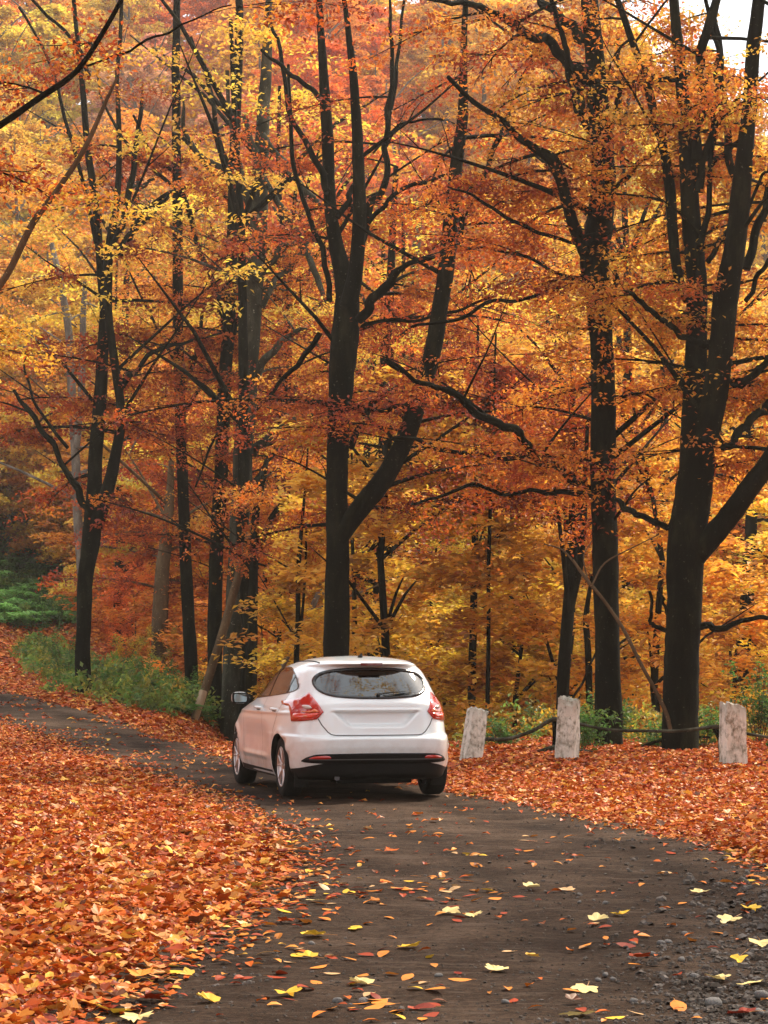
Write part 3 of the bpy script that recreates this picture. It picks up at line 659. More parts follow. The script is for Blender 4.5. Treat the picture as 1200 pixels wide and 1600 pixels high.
near_tree('massive dark beech behind the car roof with a thick limb leaning right',
 [([(525, 1040, 42), (526, 950, 40), (527, 840, 36), (526, 740, 34), (529, 650, 36), (534, 580, 42), (540, 520, 44), (542, 450, 36), (530, 400, 26), (518, 330, 20), (513, 240, 19), (508, 150, 17), (503, 80, 13), (500, 10, 11)], .4),
  ([(543, 480, 30), (556, 420, 24), (562, 330, 22), (560, 230, 18), (554, 150, 15), (548, 80, 11), (540, 10, 8)], -.6),
  ([(524, 865, 18), (534, 838, 26), (552, 810, 31), (575, 780, 32), (602, 746, 31), (630, 690, 30), (655, 620, 29), (675, 550, 27), (692, 460, 25), (700, 390, 26), (708, 310, 22), (715, 240, 20), (722, 180, 17), (724, 100, 12), (728, 10, 9)], -1.5)], 46,
 [([(706, 395, 12), (722, 345, 11), (740, 305, 10), (762, 262, 9), (790, 190, 9), (815, 120, 7), (840, 70, 5)], -.6), ([(560, 500, 16), (590, 470, 16), (612, 440, 14), (630, 415, 9), (690, 395, 8)], -1.2), ([(565, 510, 6), (600, 500, 6), (650, 500, 5), (710, 485, 5), (770, 462, 4)], -1),
  ([(548, 700, 12), (570, 650, 10), (590, 620, 9), (615, 610, 8), (645, 608, 7)], -1), ([(545, 640, 7), (580, 637, 8), (620, 635, 8), (650, 628, 8)], -.5), ([(560, 640, 5), (600, 675, 6), (630, 690, 7)], -1),
  ([(560, 400, 8), (582, 325, 13), (600, 290, 11), (603, 230, 10), (610, 180, 9), (620, 100, 6), (628, 30, 5)], 1), ([(603, 225, 8), (608, 165, 9), (612, 90, 7), (610, 20, 5)], .4),
  ([(575, 350, 7), (600, 320, 8), (650, 290, 7), (700, 272, 7)], -.8), ([(606, 212, 5), (640, 190, 4), (690, 186, 4)], -.5), ([(500, 520, 9), (470, 560, 9), (440, 590, 7), (400, 640, 5)], .5), ([(512, 300, 12), (490, 250, 10), (455, 170, 8), (430, 60, 6), (415, 10, 4)], 1), ([(500, 155, 9), (480, 135, 8), (440, 105, 7), (410, 80, 5)], .5),
  ([(515, 470, 10), (505, 400, 9), (480, 330, 8), (455, 230, 7), (450, 100, 5)], .9), ([(527, 340, 10), (545, 310, 10), (560, 275, 8)], .3), ([(598, 560, 6), (640, 590, 7), (700, 625, 8)], -.6)],
 pal='red', ncrown=80, zmin=3.4, reach=(1.2, 4.0), pal2='orange')
near_tree('thin double trunk seen behind the right end of the car roof',
 [([(584, 1035, 26), (590, 950, 22), (597, 860, 19), (601, 760, 18), (600, 660, 18), (602, 560, 17), (608, 470, 14), (614, 360, 11), (618, 260, 8)], .5), ([(600, 900, 13), (615, 830, 11), (632, 760, 10), (640, 715, 9), (650, 640, 6)], .8)], 58,
 [([(640, 760, 5), (660, 735, 5), (690, 720, 4)], .4)], pal='red', ncrown=40, zmin=3, reach=(1.2, 3.2), leaf=(.08, .13))
near_tree('brownish trunk far behind the fork of the leaning limb',
 [([(640, 900, 14), (642, 700, 15), (640, 560, 17), (645, 480, 17), (650, 400, 14), (655, 300, 10)], 1)], 76, pal='orange', ncrown=24, zmin=3, zmax=20, reach=(1.5, 4), mat='bark_brown', leaf=(.11, .17))
near_tree('straight thin sapling trunk right of the car',
 [([(736, 1104, 13), (739, 1000, 12), (741, 900, 11), (743, 800, 10), (744, 700, 9), (745, 600, 6), (746, 500, 4)], .3)], 50,
 [([(744, 860, 3), (765, 810, 3), (785, 770, 2)], .5)], pal='orange', ncrown=22, zmin=5.5, reach=(.8, 2.0), pal2='red')
near_tree('twin dark trunk rising right behind the middle stone post',
 [([(877, 1160, 20), (882, 1050, 20), (889, 950, 19), (896, 860, 19), (899, 770, 18), (897, 690, 12), (893, 600, 9)], .5), ([(890, 960, 12), (905, 880, 12), (912, 800, 11), (915, 740, 8), (918, 650, 5)], -.4), ([(889, 960, 9), (880, 870, 7), (872, 800, 6), (866, 760, 4)], -1)], 44,
 [([(895, 1090, 4), (918, 1050, 4), (935, 1010, 3)], .5)], pal='orange', ncrown=24, zmin=4.4, reach=(.8, 2.2), pal2='red')
near_tree('thin brown stem close to the left of the tall mossy beech',
 [([(922, 1150, 11), (921, 1080, 11), (917, 1000, 10), (916, 960, 9), (925, 900, 5)], .2)], 47, pal='orange', ncrown=6, zmin=3.4, reach=(.6, 1.2))
near_tree('tall mossy beech behind the road fence between the middle and right posts',
 [([(950, 1172, 46), (951, 1100, 43), (950, 1000, 38), (948, 930, 40), (946, 850, 41), (943, 760, 40), (943, 680, 40), (942, 600, 38), (938, 520, 36), (934, 450, 42), (930, 410, 46), (938, 350, 42), (944, 290, 40), (940, 220, 34), (934, 150, 34), (928, 80, 30), (921, 10, 27)], .3),
  ([(918, 400, 24), (902, 370, 19), (888, 330, 18), (875, 280, 18), (862, 250, 20), (840, 235, 14), (810, 215, 11), (780, 185, 9), (740, 160, 8), (700, 120, 7)], -2.0)], 38.6,
 [([(925, 125, 18), (905, 105, 17), (880, 82, 17), (850, 60, 15), (815, 40, 14), (780, 20, 12), (740, 8, 10), (690, 0, 8)], -2), ([(915, 65, 18), (885, 35, 16), (855, 10, 14), (830, -15, 12)], 1), ([(955, 290, 10), (932, 235, 9), (912, 190, 12), (902, 140, 12), (885, 110, 10), (872, 50, 9), (862, 0, 7)], -1, 'x'),
  ([(905, 180, 7), (896, 160, 6), (903, 110, 6)], -.5), ([(905, 755, 14), (885, 738, 13), (850, 720, 13), (815, 690, 13), (790, 668, 14), (745, 638, 12), (700, 612, 10), (660, 598, 8), (605, 560, 5)], -2.2), ([(848, 716, 8), (800, 712, 8), (740, 708, 7), (690, 700, 7), (640, 684, 6), (600, 690, 4)], -1),
  ([(925, 775, 7), (880, 768, 7), (830, 770, 7), (780, 772, 6), (740, 757, 6), (680, 775, 5), (640, 790, 4)], -1.4), ([(925, 440, 5), (880, 447, 6), (830, 465, 6), (770, 470, 6), (710, 500, 6), (640, 510, 4)], -1.3), ([(916, 385, 5), (860, 368, 6), (800, 345, 6), (750, 312, 5), (700, 290, 3)], -1.8),
  ([(925, 445, 4), (870, 425, 5), (800, 395, 5), (740, 388, 4), (700, 380, 3)], 1.5), ([(958, 480, 9), (960, 440, 8), (966, 415, 6)], .2, 'bare'), ([(955, 300, 8), (985, 270, 8), (1025, 235, 7), (1075, 210, 6), (1130, 200, 4)], -1), ([(962, 620, 6), (985, 615, 5), (1010, 618, 4), (1035, 628, 3)], -.5), ([(925, 516, 4), (900, 514, 4), (862, 515, 3)], 0, 'bare'),
  ([(918, 150, 9), (870, 270, 8)], 0, 'bare') if False else ([(955, 200, 9), (990, 105, 8), (1040, 140, 8)], 1.5)],
 pal='orange', ncrown=88, zmin=3.6, reach=(1.0, 3.4), pal2='red')
near_tree('biggest beech with three stems at the right of the road fence',
 [([(1062, 1180, 58), (1064, 1080, 56), (1067, 1000, 54), (1070, 920, 56), (1074, 850, 62), (1080, 790, 58), (1088, 730, 56), (1088, 670, 48), (1086, 600, 38), (1089, 520, 33), (1088, 430, 32), (1080, 350, 30), (1075, 270, 27), (1068, 180, 22), (1060, 90, 18), (1054, 10, 15)], .3),
  ([(1098, 690, 44), (1115, 620, 42), (1128, 540, 38), (1135, 460, 40), (1148, 390, 34), (1157, 310, 32), (1165, 230, 26), (1172, 150, 22), (1178, 70, 22), (1185, 0, 20)], -.8),
  ([(1076, 470, 16), (1060, 430, 15), (1051, 360, 17), (1046, 290, 17), (1036, 230, 14), (1018, 160, 14), (1005, 110, 12), (985, 60, 11), (968, 10, 10)], .6),
  ([(1088, 870, 34), (1112, 840, 36), (1140, 805, 34), (1172, 760, 32), (1205, 715, 30), (1240, 650, 26), (1270, 560, 20)], -1.5)], 37,
 [([(1157, 310, 14), (1145, 240, 13), (1135, 170, 12), (1125, 90, 10), (1118, 10, 9)], .5), ([(1092, 300, 14), (1105, 230, 12), (1115, 160, 10), (1122, 80, 8), (1105, 20, 7)], 0), ([(1088, 250, 18), (1092, 180, 17), (1098, 100, 16), (1105, 20, 15)], -.6), ([(1165, 420, 16), (1185, 360, 14), (1200, 300, 12), (1215, 220, 9)], .3), ([(1105, 410, 9), (1125, 380, 9), (1145, 355, 8)], 0, 'bare'),
  ([(1128, 700, 12), (1150, 682, 13), (1175, 655, 14), (1205, 622, 14), (1240, 570, 10)], .5), ([(1143, 598, 12), (1165, 590, 12), (1185, 575, 12), (1210, 555, 10)], -.8), ([(1112, 543, 10), (1085, 533, 10), (1060, 520, 10), (1030, 495, 9), (1005, 475, 8), (975, 450, 6)], -1), ([(1076, 508, 7), (1045, 495, 7), (1020, 480, 5)], .5),
  ([(1044, 825, 10), (1015, 812, 10), (985, 797, 10), (960, 783, 10)], .8), ([(1092, 978, 13), (1115, 982, 11), (1145, 974, 9), (1175, 965, 8), (1215, 968, 6)], -.6), ([(1040, 985, 8), (1020, 980, 7), (1016, 960, 6), (1018, 925, 5)], -.3, 'bare'), ([(1042, 960, 5), (1035, 935, 4), (1028, 918, 4)], -.3, 'bare'),
  ([(1165, 470, 8), (1185, 430, 8), (1210, 395, 7)], -.5), ([(1160, 360, 6), (1190, 280, 5), (1210, 270, 4)], -.5), ([(1090, 370, 10), (1110, 330, 9), (1150, 240, 7)], 1) if False else ([(1094, 385, 12), (1110, 300, 9), (1118, 210, 8), (1135, 120, 6)], .8)],
 pal='orange', ncrown=135, zmin=4.0, reach=(1.0, 3.2), pal2='gold', leaf=(.06, .10))
near_tree('dark bare trunk behind the right stone post',
 [([(1154, 1100, 25), (1160, 1020, 24), (1167, 940, 22), (1172, 860, 20), (1174, 780, 18), (1172, 690, 14), (1170, 600, 9)], .5)], 54,
 [([(1160, 1085, 8), (1180, 1060, 8), (1205, 1025, 7)], .4)], pal='orange', ncrown=30, zmin=3.5, reach=(1, 2.6), pal2='yellow', leaf=(.08, .13))
near_tree('thin far trunk in the yellow foliage right of the sapling',
 [([(803, 1130, 9), (804, 1000, 9), (802, 900, 8), (800, 800, 6), (799, 720, 4)], .5)], 64, pal='yellow', ncrown=26, zmin=0, zmax=9, reach=(1, 2.4), leaf=(.09, .14), pal2='gold')
near_tree('thick stub trunk broken off at the green inside of the bend',
 [([(247, 1050, 24), (250, 980, 26), (252, 920, 24), (258, 850, 20), (264, 790, 15), (268, 720, 9)], .6)], 70, [([(262, 840, 6), (300, 800, 5), (360, 770, 4)], .5)], pal='red', ncrown=30, zmin=3, zmax=12, reach=(1.2, 3.4), mat='bark_brown', leaf=(.09, .15))
near_tree('crooked young tree left of the massive dark beech',
 [([(388, 1080, 14), (395, 960, 15), (397, 880, 14), (400, 800, 12), (415, 730, 7)], .3), ([(397, 880, 11), (415, 830, 11), (430, 800, 9), (455, 770, 6)], -.5)], 55, [([(420, 840, 6), (435, 835, 5), (452, 832, 4)], 0, 'bare')], pal='orange', ncrown=22, zmin=3.4, reach=(1, 2.4), leaf=(.08, .12))
near_tree('whip thin sapling just left of the car roof',
 [([(463, 1035, 9), (465, 960, 8), (468, 880, 8), (474, 800, 5), (480, 720, 3), (485, 650, 2)], .2), ([(470, 990, 5), (478, 880, 4), (480, 800, 3)], .4)], 50, pal='orange', ncrown=16, zmin=2.6, reach=(.6, 1.6), pal2='gold')
near_tree('slanted grey sapling stem behind the car roof left end',
 [([(440, 1045, 8), (462, 1000, 9), (485, 955, 10), (500, 920, 8), (508, 880, 5)], .4)], 56, pal='gold', ncrown=14, zmin=2.0, reach=(.7, 1.8), mat='bark_pale')
# boughs that reach in over the road from trees outside the picture
near_tree('dark bough crossing the upper left corner from a tree outside the picture',
 [([(-260, 1350, 60), (-250, 1000, 52), (-240, 700, 46), (-230, 450, 40), (-225, 200, 34), (-225, 10, 30)], 0), ([(-232, 420, 18), (-120, 270, 14), (0, 196, 11), (60, 155, 10), (120, 112, 9), (165, 45, 8), (200, -20, 7)], -2.5)], 26,
 [([(120, 108, 4), (180, 88, 4), (240, 60, 4), (300, 35, 3), (355, 5, 2)], 0)], pal='red', ncrown=16, zmin=5.0, zmax=9.5, reach=(.8, 2.0), leaf=(.05, .08), pal2='orange', side=1.2, group='trees outside the picture that reach in')
near_tree('grey curved bough hanging in from the left side below the dark one',
 [([(-330, 1300, 50), (-320, 900, 46), (-310, 700, 40), (-300, 400, 34), (-290, 100, 28), (-290, 10, 24)], 0), ([(-310, 700, 16), (-150, 600, 14), (-40, 490, 13), (10, 430, 11), (50, 350, 11), (90, 295, 9), (130, 235, 8), (165, 160, 6), (185, 120, 4)], -1)], 31,
 [], pal='gold', ncrown=12, zmin=5.0, zmax=10, reach=(.8, 1.8), leaf=(.06, .09), pal2='orange', mat='bark_brown', side=1.2, group='trees outside the picture that reach in')
near_tree('thin understorey beech with deep red layered sprays behind the long boughs of the mossy beech', [([(762, 1095, 7), (763, 950, 6), (766, 820, 6), (770, 700, 5), (772, 600, 4), (774, 520, 3)], .3)], 48.5, pal='deep', ncrown=84, zmin=4.6, zmax=7.4, reach=(1.2, 2.9), pal2='red', per=56)
near_tree('thin understorey beech with dark red sprays just right of the thick grey trunk', [([(436, 1060, 8), (438, 900, 7), (444, 700, 6), (450, 520, 5), (455, 380, 3)], .3)], 62, pal='deep', ncrown=54, zmin=4.6, zmax=9.6, reach=(1.2, 2.8), pal2='red', per=56)
print('near leaves', NLEAF)

# dead leaning poles and sticks
def stick(name, label, cat, pts, depth, dd=0.0, mat='bark_brown', n=8, group=None, tw=()):
    P, R = px_line(pts, depth, dd); org = P[0].copy()
    o = MB().tube(P - org, R, n, jit=.04).build(name, M[mat], None, smooth=True); o.location = org; tag(o, label, cat, group)
    for pts2 in tw:
        P2, R2 = px_line(pts2, depth, dd * .5); tube_child('twig', P2 - org, R2, M[mat], o, n=5)
    return o
x0, y0 = G(306, 1128)
stick('dead_pole', 'dead grey brown pole leaning against the thick trunk left of the car', 'pole', [(303, 1128, 14), (316, 1090, 14), (335, 1030, 14), (352, 975, 14), (368, 915, 13), (384, 855, 12), (400, 800, 12), (413, 755, 9)], 56.2, .9)
stick('dead_branch', 'long pale dead branch slanting down in front of the tall mossy beech', 'branch', [(1048, 1140, 7), (1040, 1112, 7), (1022, 1075, 6), (1000, 1035, 6), (975, 985, 6), (945, 940, 5), (920, 910, 6), (895, 875, 4)], 36.8, .4, tw=[[(925, 915, 3), (945, 880, 3), (990, 855, 2), (1030, 835, 2)], [(918, 905, 3), (912, 870, 2), (925, 845, 2)], [(905, 890, 3), (880, 860, 3), (850, 850, 2)]])
# ------------------------------------------------------------------ the forest behind: shared crowns, one object per tree
def spray_ring_centres(n, rad, h0, h1, shape):
    """centres of layered sprays in a crown; shape(t)->relative radius"""
    t = RNG.uniform(0, 1, n); layers = np.round(t * 9) / 9 + RNG.normal(0, .02, n); t = np.clip(layers, 0, 1)
    r = rad * shape(t) * np.sqrt(RNG.uniform(.05, 1, n)); a = RNG.uniform(0, 6.283, n)
    a = a + .5 * np.sin(a * 3 + t * 20); k = vnoise(np.cos(a) * 3 + t * 4, np.sin(a) * 3 + t * 9, 1.0, 9)
    r = r * (.65 + .6 * k)
    return np.stack([r * np.cos(a), r * np.sin(a), h0 + (h1 - h0) * t - .12 * r], 1)
def crown_variant(seed, nspray, per, rad, h0, h1, leaf, shape, nj=.45):
    global RNG
    keep = RNG; RNG = np.random.default_rng(seed)
    C = spray_ring_centres(nspray, rad, h0, h1, shape); R = RNG.uniform(.5, 1.1, nspray) * rad * .26
    pal = [(.8, .8, .8), (.74, .55, .55), (.87, .88, .88), (.42, .22, .3), (.88, .88, .86), (.8, .66, .6), (.34, .24, .3)]
    V, F, tc = leaf_arrays(C, R, per, *leaf, pal, flat=.07, spray_var=.4, nj=nj)
    # leaf_arrays clips to albedo range, so tints are stored halved and doubled again by the object colour
    RNG = keep
    return V, F, tc
def trunk_variant(seed, h, r, bend):
    rs = np.random.RandomState(seed); mb = MB()
    z = np.linspace(-1.5, h, 9); x = np.cumsum(rs.normal(0, bend, 9)); y = np.cumsum(rs.normal(0, bend, 9)); x -= x[0]; y -= y[0]
    P = np.stack([x, y, z], 1); mb.tube(P, r * (1 - .8 * np.linspace(0, 1, 9)), 8, jit=.04)
    for _ in range(9):
        i = rs.randint(3, 8); a = rs.uniform(0, 6.28); L = rs.uniform(1.2, 3.2) * (h / 12)
        mb.tube([P[i], P[i] + (math.cos(a) * L * .5, math.sin(a) * L * .5, L * .45), P[i] + (math.cos(a) * L, math.sin(a) * L, L * .75)], [r * .35, r * .22, r * .06], 5)
    return mb.data()
wide = lambda t: np.sin(np.clip(t * .9 + .1, 0, 1) * math.pi) ** .55
cone = lambda t: (1 - t * .75) * np.clip(t * 6 + .3, 0, 1)
col_ = lambda t: .55 + .45 * np.sin(t * math.pi)
def lib(n, name, **kw):
    out = []
    for s in range(n):
        V, F, tc = crown_variant(100 + s + hash(name) % 7 * 0, **kw); out.append(np_mesh(name, V, F, M['leaf'], tint=tc))
    return out
MID = lib(3, 'crown', nspray=330, per=36, rad=2.7, h0=.5, h1=9.0, leaf=(.15, .25), shape=col_, nj=.3)
FAR = lib(4, 'crown', nspray=420, per=46, rad=4.2, h0=1.5, h1=14, leaf=(.20, .34), shape=wide)
HIGH = lib(2, 'crown', nspray=75, per=70, rad=5.5, h0=10.5, h1=17, leaf=(.10, .17), shape=wide)
LOW = lib(2, 'crown', nspray=180, per=36, rad=2.2, h0=.2, h1=3.6, leaf=(.12, .20), shape=wide, nj=.3)
def tr(n, name, h, r, bend, mat):
    out = []
    for s in range(n):
        V, F = trunk_variant(50 + s, h, r, bend); out.append(np_mesh(name, V, F, M[mat], smooth=True))
    return out
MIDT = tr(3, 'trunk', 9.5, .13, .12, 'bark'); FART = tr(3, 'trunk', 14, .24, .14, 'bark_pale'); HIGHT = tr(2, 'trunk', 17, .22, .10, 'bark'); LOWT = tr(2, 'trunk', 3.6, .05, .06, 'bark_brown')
BASE = {'red': (1.02, .27, .045), 'orange': (1.08, .50, .065), 'gold': (1.12, .70, .09), 'yellow': (1.16, .88, .11), 'olive': (.50, .46, .08), 'green': (.16, .24, .04), 'haze_pink': (1.06, .58, .28)}  # the salmon pink entry is distant haze put into the leaf colour
NT = 0
def forest_tree(x, y, s, kind, colour, label, group, name='beech_tree', sink=0.0):
    global NT; NT += 1
    cr, tk = {'mid': (MID, MIDT), 'far': (FAR, FART), 'low': (LOW, LOWT), 'high': (HIGH, HIGHT)}[kind]
    t = empty(name, (x, y, float(H(x, y)) - sink), random.uniform(0, 6.28)); s2 = s * random.uniform(.9, 1.12); t.scale = (s2, s2, s * random.uniform(.9, 1.15))
    tag(t, label, 'tree', group)
    a = link(bpy.data.objects.new('trunk', random.choice(tk)), t)
    c = link(bpy.data.objects.new('crown', random.choice(cr)), t); c.rotation_euler = (0, 0, random.uniform(0, 6.28))
    b = BASE[colour]; j = random.uniform(.85, 1.12); c.color = (b[0] * j, b[1] * j * random.uniform(.85, 1.18), b[2] * j, 1)
    return t
# colour of the hillside as the photograph shows it: soft patches in picture terms, applied to trees that stand there
def patch_colour(px, py, far):
    P = [(60, 330, 150, 200, 'yellow'), (40, 500, 150, 130, 'yellow'), (250, 300, 160, 120, 'haze_pink'), (300, 420, 160, 120, 'haze_pink'), (290, 520, 120, 110, 'gold'), (120, 640, 200, 120, 'orange'),  # pink patches paint the far haze into the crowns
         (230, 760, 220, 110, 'red'), (150, 620, 200, 110, 'gold'), (830, 890, 150, 190, 'yellow'), (830, 890, 170, 210, 'yellow'), (830, 890, 230, 260, 'gold'), (880, 160, 150, 130, 'gold'), (770, 100, 90, 90, 'gold'), (850, 520, 150, 100, 'gold'), (1010, 480, 110, 130, 'yellow'), (1120, 560, 100, 160, 'yellow'),
         (640, 560, 200, 200, 'red'), (460, 420, 200, 240, 'red'), (450, 880, 180, 150, 'orange'), (700, 950, 140, 160, 'orange'), (1080, 900, 160, 140, 'orange'), (70, 830, 120, 60, 'olive'), (960, 1060, 110, 80, 'olive'), (60, 200, 130, 130, 'yellow')]
    w = {}
    for x, y, a, b, c in P: w[c] = w.get(c, 0) + math.exp(-((px - x) / a) ** 2 - ((py - y) / b) ** 2)
    w['orange'] = w.get('orange', 0) + .22; w['red'] = w.get('red', 0) + .03; w['gold'] = w.get('gold', 0) + .28; w['yellow'] = w.get('yellow', 0) + (.5 if not far else 0); w['red'] = w.get('red', 0) + (.35 * math.exp(-((py - 40) / 130) ** 2) if far else 0)
    ks = list(w); return random.choices(ks, [w[k] ** 1.6 for k in ks])[0]
def zone(px):
    for lim, w in ((150, 'left of the forked beech'), (290, 'right of the forked beech'), (420, 'behind the slim straight trunks'), (560, 'behind the massive dark beech'), (720, 'right of the massive beech'), (860, 'behind the thin sapling'), (960, 'behind the mossy beech'), (1100, 'behind the biggest beech')):
        if px < lim: return w
    return 'right of the biggest beech'
def level(py): return 'high on' if py < 200 else 'halfway up' if py < 480 else 'low on'
CW = {'red': 'russet red', 'orange': 'orange', 'gold': 'golden', 'yellow': 'yellow', 'olive': 'olive green', 'haze_pink': 'haze tinted', 'green': 'green'}
# hillside
y = 92.0
while y < 225:
    step = 5.2 + (y - 92) * .018
    x = -.157 * y - 7 + random.uniform(0, 3)
    while x < .157 * y + 7:
        xx = x + random.uniform(-1.6, 1.6); yy = y + random.uniform(-2, 2)
        if not (xx < -6 and yy < 118):
            px = CX + xx / yy * F_PX; py = HY - (float(H(xx, yy)) + 8 - EYE) / yy * F_PX; c = patch_colour(px, py, True)
            forest_tree(xx, yy, random.uniform(.8, 1.15), 'far', c, f'{CW[c]} beech {level(py)} the far hillside {zone(px)}', f'{CW[c]} trees {level(py)} the hillside {zone(px)}')
        x += step * random.uniform(1.0, 1.35)
    y += step * .95
# valley and middle ground behind the fence
random.seed(11)
def region_ok(x, y): return not (x < -1.0 - (y - 50) * .10 and y < 90 and x < -3)
for k, (y, n) in enumerate([(49, 4), (54, 5), (60, 6), (67, 7), (74, 8), (82, 9)]):
    for i in range(n):
        x0, x1 = (-.02 if y < 70 else -.06) * y, .157 * y + 2.5
        xx = x0 + (x1 - x0) * (i + random.uniform(.15, .85)) / n; yy = y + random.uniform(-2.2, 2.2)
        px = CX + xx / yy * F_PX; c = random.choice([patch_colour(px, 900, False), patch_colour(px, 900, False), 'yellow' if px > 560 else 'gold']) if not (680 < px < 1000 and random.random() < .6) else 'yellow'
        forest_tree(xx, yy, random.uniform(.7, 1.05), 'mid', c, f'{CW[c]} young beech in the hollow {zone(px)}', f'{CW[c]} young trees in the hollow {zone(px)}', 'young_beech')
for i in range(30):
    yy = random.uniform(56, 98); xx = random.uniform(-.12 * yy, .157 * yy + 1); px = CX + xx / yy * F_PX
    if xx < -4 and yy < 78: continue
    c = patch_colour(px, 100, False); forest_tree(xx, yy, random.uniform(.75, 1.15), 'high', c, f'slim dark trunk in the wood {zone(px)}', f'slim dark trunks deep in the wood {zone(px)}')
# low bushy saplings just behind the fence and car
for i in range(26):
    yy = random.uniform(51, 68); xx = random.uniform(-.02 * yy, .157 * yy + 1.5); px = CX + xx / yy * F_PX
    c = patch_colour(px, random.choice([900, 1000]), False)
    forest_tree(xx, yy, random.uniform(.6, 1.1), 'low', c, f'{CW[c]} leafy sapling low in the hollow {zone(px)}', f'{CW[c]} low saplings {zone(px)}', 'sapling')
# left: trees beyond the bend
for i, (px, d, s, c, k) in enumerate([(-60, 129, 1.0, 'gold', 'far'), (10, 131, 1.0, 'gold', 'far'), (90, 134, 1.0, 'yellow', 'far'), (200, 96, 1.1, 'orange', 'mid'), (235, 88, .85, 'red', 'mid'), (285, 84, 1.0, 'orange', 'mid'), (340, 82, 1.0, 'orange', 'mid'), (400, 78, 1.0, 'gold', 'mid'), (440, 72, .9, 'orange', 'mid'),
    (160, 120, 1.0, 'gold', 'far'), (240, 110, 1.0, 'gold', 'far'), (-90, 118, 1.0, 'yellow', 'far'), (320, 100, 1.0, 'orange', 'far'), (215, 80, .75, 'red', 'low'), (320, 72, 1.2, 'orange', 'low'), (375, 66, 1.1, 'orange', 'low'), (420, 62, 1.1, 'gold', 'low'), (225, 98, 1.3, 'red', 'low'), (150, 126, 1.8, 'red', 'low'), (255, 92, 1.5, 'orange', 'low'), (40, 136, 1.9, 'orange', 'low'), (-30, 130, 1.9, 'red', 'low'), (90, 132, 1.8, 'olive', 'low'), (10, 133, 1.7, 'olive', 'low')]):
    x = (px - CX) / F_PX * d; forest_tree(x, d, s, k, c, f'{CW[c]} beech beyond the road bend {zone(px)}', f'{CW[c]} trees beyond the bend {zone(px)}')
# trees beside and behind the camera: they shade the road and mirror in the car's glass
for x, y, s, c in [(-6.6, 24.0, 1.12, 'orange'), (6.2, 25.5, 1.05, 'gold'), (-7.5, 15.5, 1.0, 'orange'), (-6.5, 12.5, 1.0, 'gold'), (7.5, 9, 1.0, 'orange')]:
    forest_tree(x, y, s, 'high', c, f'{CW[c]} high crowned beech outside the picture overhanging the road', 'high crowned trees outside the picture')
for x, y, s, c in [(-14, 20, 1.3, 'orange'), (-15, 34, 1.3, 'red'), (14, 14, 1.3, 'orange'), (15, 27, 1.3, 'gold'), (-9, -14, 1.2, 'orange'), (7, -18, 1.3, 'gold'), (-2, -30, 1.2, 'orange'), (16, -6, 1.3, 'red'), (-17, 2, 1.3, 'orange')]:
    forest_tree(x, y, s, 'far', c, f'{CW[c]} beech standing outside the picture beside the road', f'{CW[c]} trees outside the picture')
print('forest trees', NT)

# ------------------------------------------------------------------ undergrowth
def fern_mesh(seed, fronds=9, L=.55):
    rs = np.random.RandomState(seed); Ps = []; S = []; Y_ = []; Pi = []; Ro = []; mb = MB()
    for f in range(fronds):
        a = f * 6.283 / fronds + rs.uniform(-.3, .3); l = L * rs.uniform(.75, 1.2); t = np.linspace(0, 1, 11)
        r = l * t * .9; z = l * (.95 * t - .75 * t * t); P = np.stack([r * math.cos(a), r * math.sin(a), z], 1)
        V, F = tube(P, .006 * (1 - .7 * t), 3); mb.add(V, F)
        for k in range(1, 11):
            w = l * .34 * math.sin(math.pi * (.12 + .86 * t[k])) 
            for sgn in (-1, 1):
                d = a + sgn * 1.25; q = P[k] + np.array([math.cos(d), math.sin(d), 0]) * w * .5
                Ps.append(q); S.append(max(w, .04)); Y_.append(d - math.pi / 2); Pi.append(rs.normal(-.15, .2)); Ro.append(rs.normal(0, .25))
    V, F, nf = scatter(rhomb(.30, .05), np.array(Ps), np.array(S), np.array(Y_), np.array(Pi), np.array(Ro))
    V2, F2 = mb.data()
    tc = np.repeat(rs.uniform(.75, 1.2, (len(Ps), 1)) * np.ones((1, 3)) * .85, nf, 0)
    return np.vstack([V, V2]), [np.vstack([F] + [f + len(V) for f in F2 if f.shape[1] == 4])] , np.vstack([tc, np.full((sum(len(f) for f in F2 if f.shape[1] == 4), 3), .3)])
FERN = []
for s in range(3):
    V, F, tc = fern_mesh(s); FERN.append(np_mesh('fern_fronds', V, F, M['leaf'], tint=tc))
def fern(px, py, s, label, group, col=(.12, .26, .05)):
    x, y = G(px, py); o = link(bpy.data.objects.new('fern', random.choice(FERN))); o.location = (x, y, float(H(x, y))); o.scale = (s,) * 3; o.rotation_euler = (0, 0, random.uniform(0, 6.28))
    j = random.uniform(.7, 1.3); o.color = (col[0] * j, col[1] * j, col[2] * j, 1); tag(o, label, 'fern', group)
random.seed(5)
for _ in range(74):
    u = random.random(); px = 40 + 335 * u; lo = float(np.interp(px, [45, 120, 200, 290, 375], [1040, 1080, 1102, 1122, 1132])); py = random.uniform(lo - 10 - 45 * (1 - u * .6), lo)
    fern(px, py, random.uniform(.9, 1.7) * (.65 + .35 * u), 'green fern inside the road bend, ' + ('left of the forked beech' if px < 118 else 'between the forked beech and the broken trunk' if px < 235 else 'between the broken and the slim straight trunks' if px < 295 else 'near the dead leaning pole'), 'ferns inside the road bend')
for _ in range(60): fern(random.uniform(-30, 130), random.uniform(885, 984), random.uniform(1.8, 3.2), 'bright green fern on the bank beyond the far road bend', 'ferns on the bank beyond the bend', (.24, .52, .11))
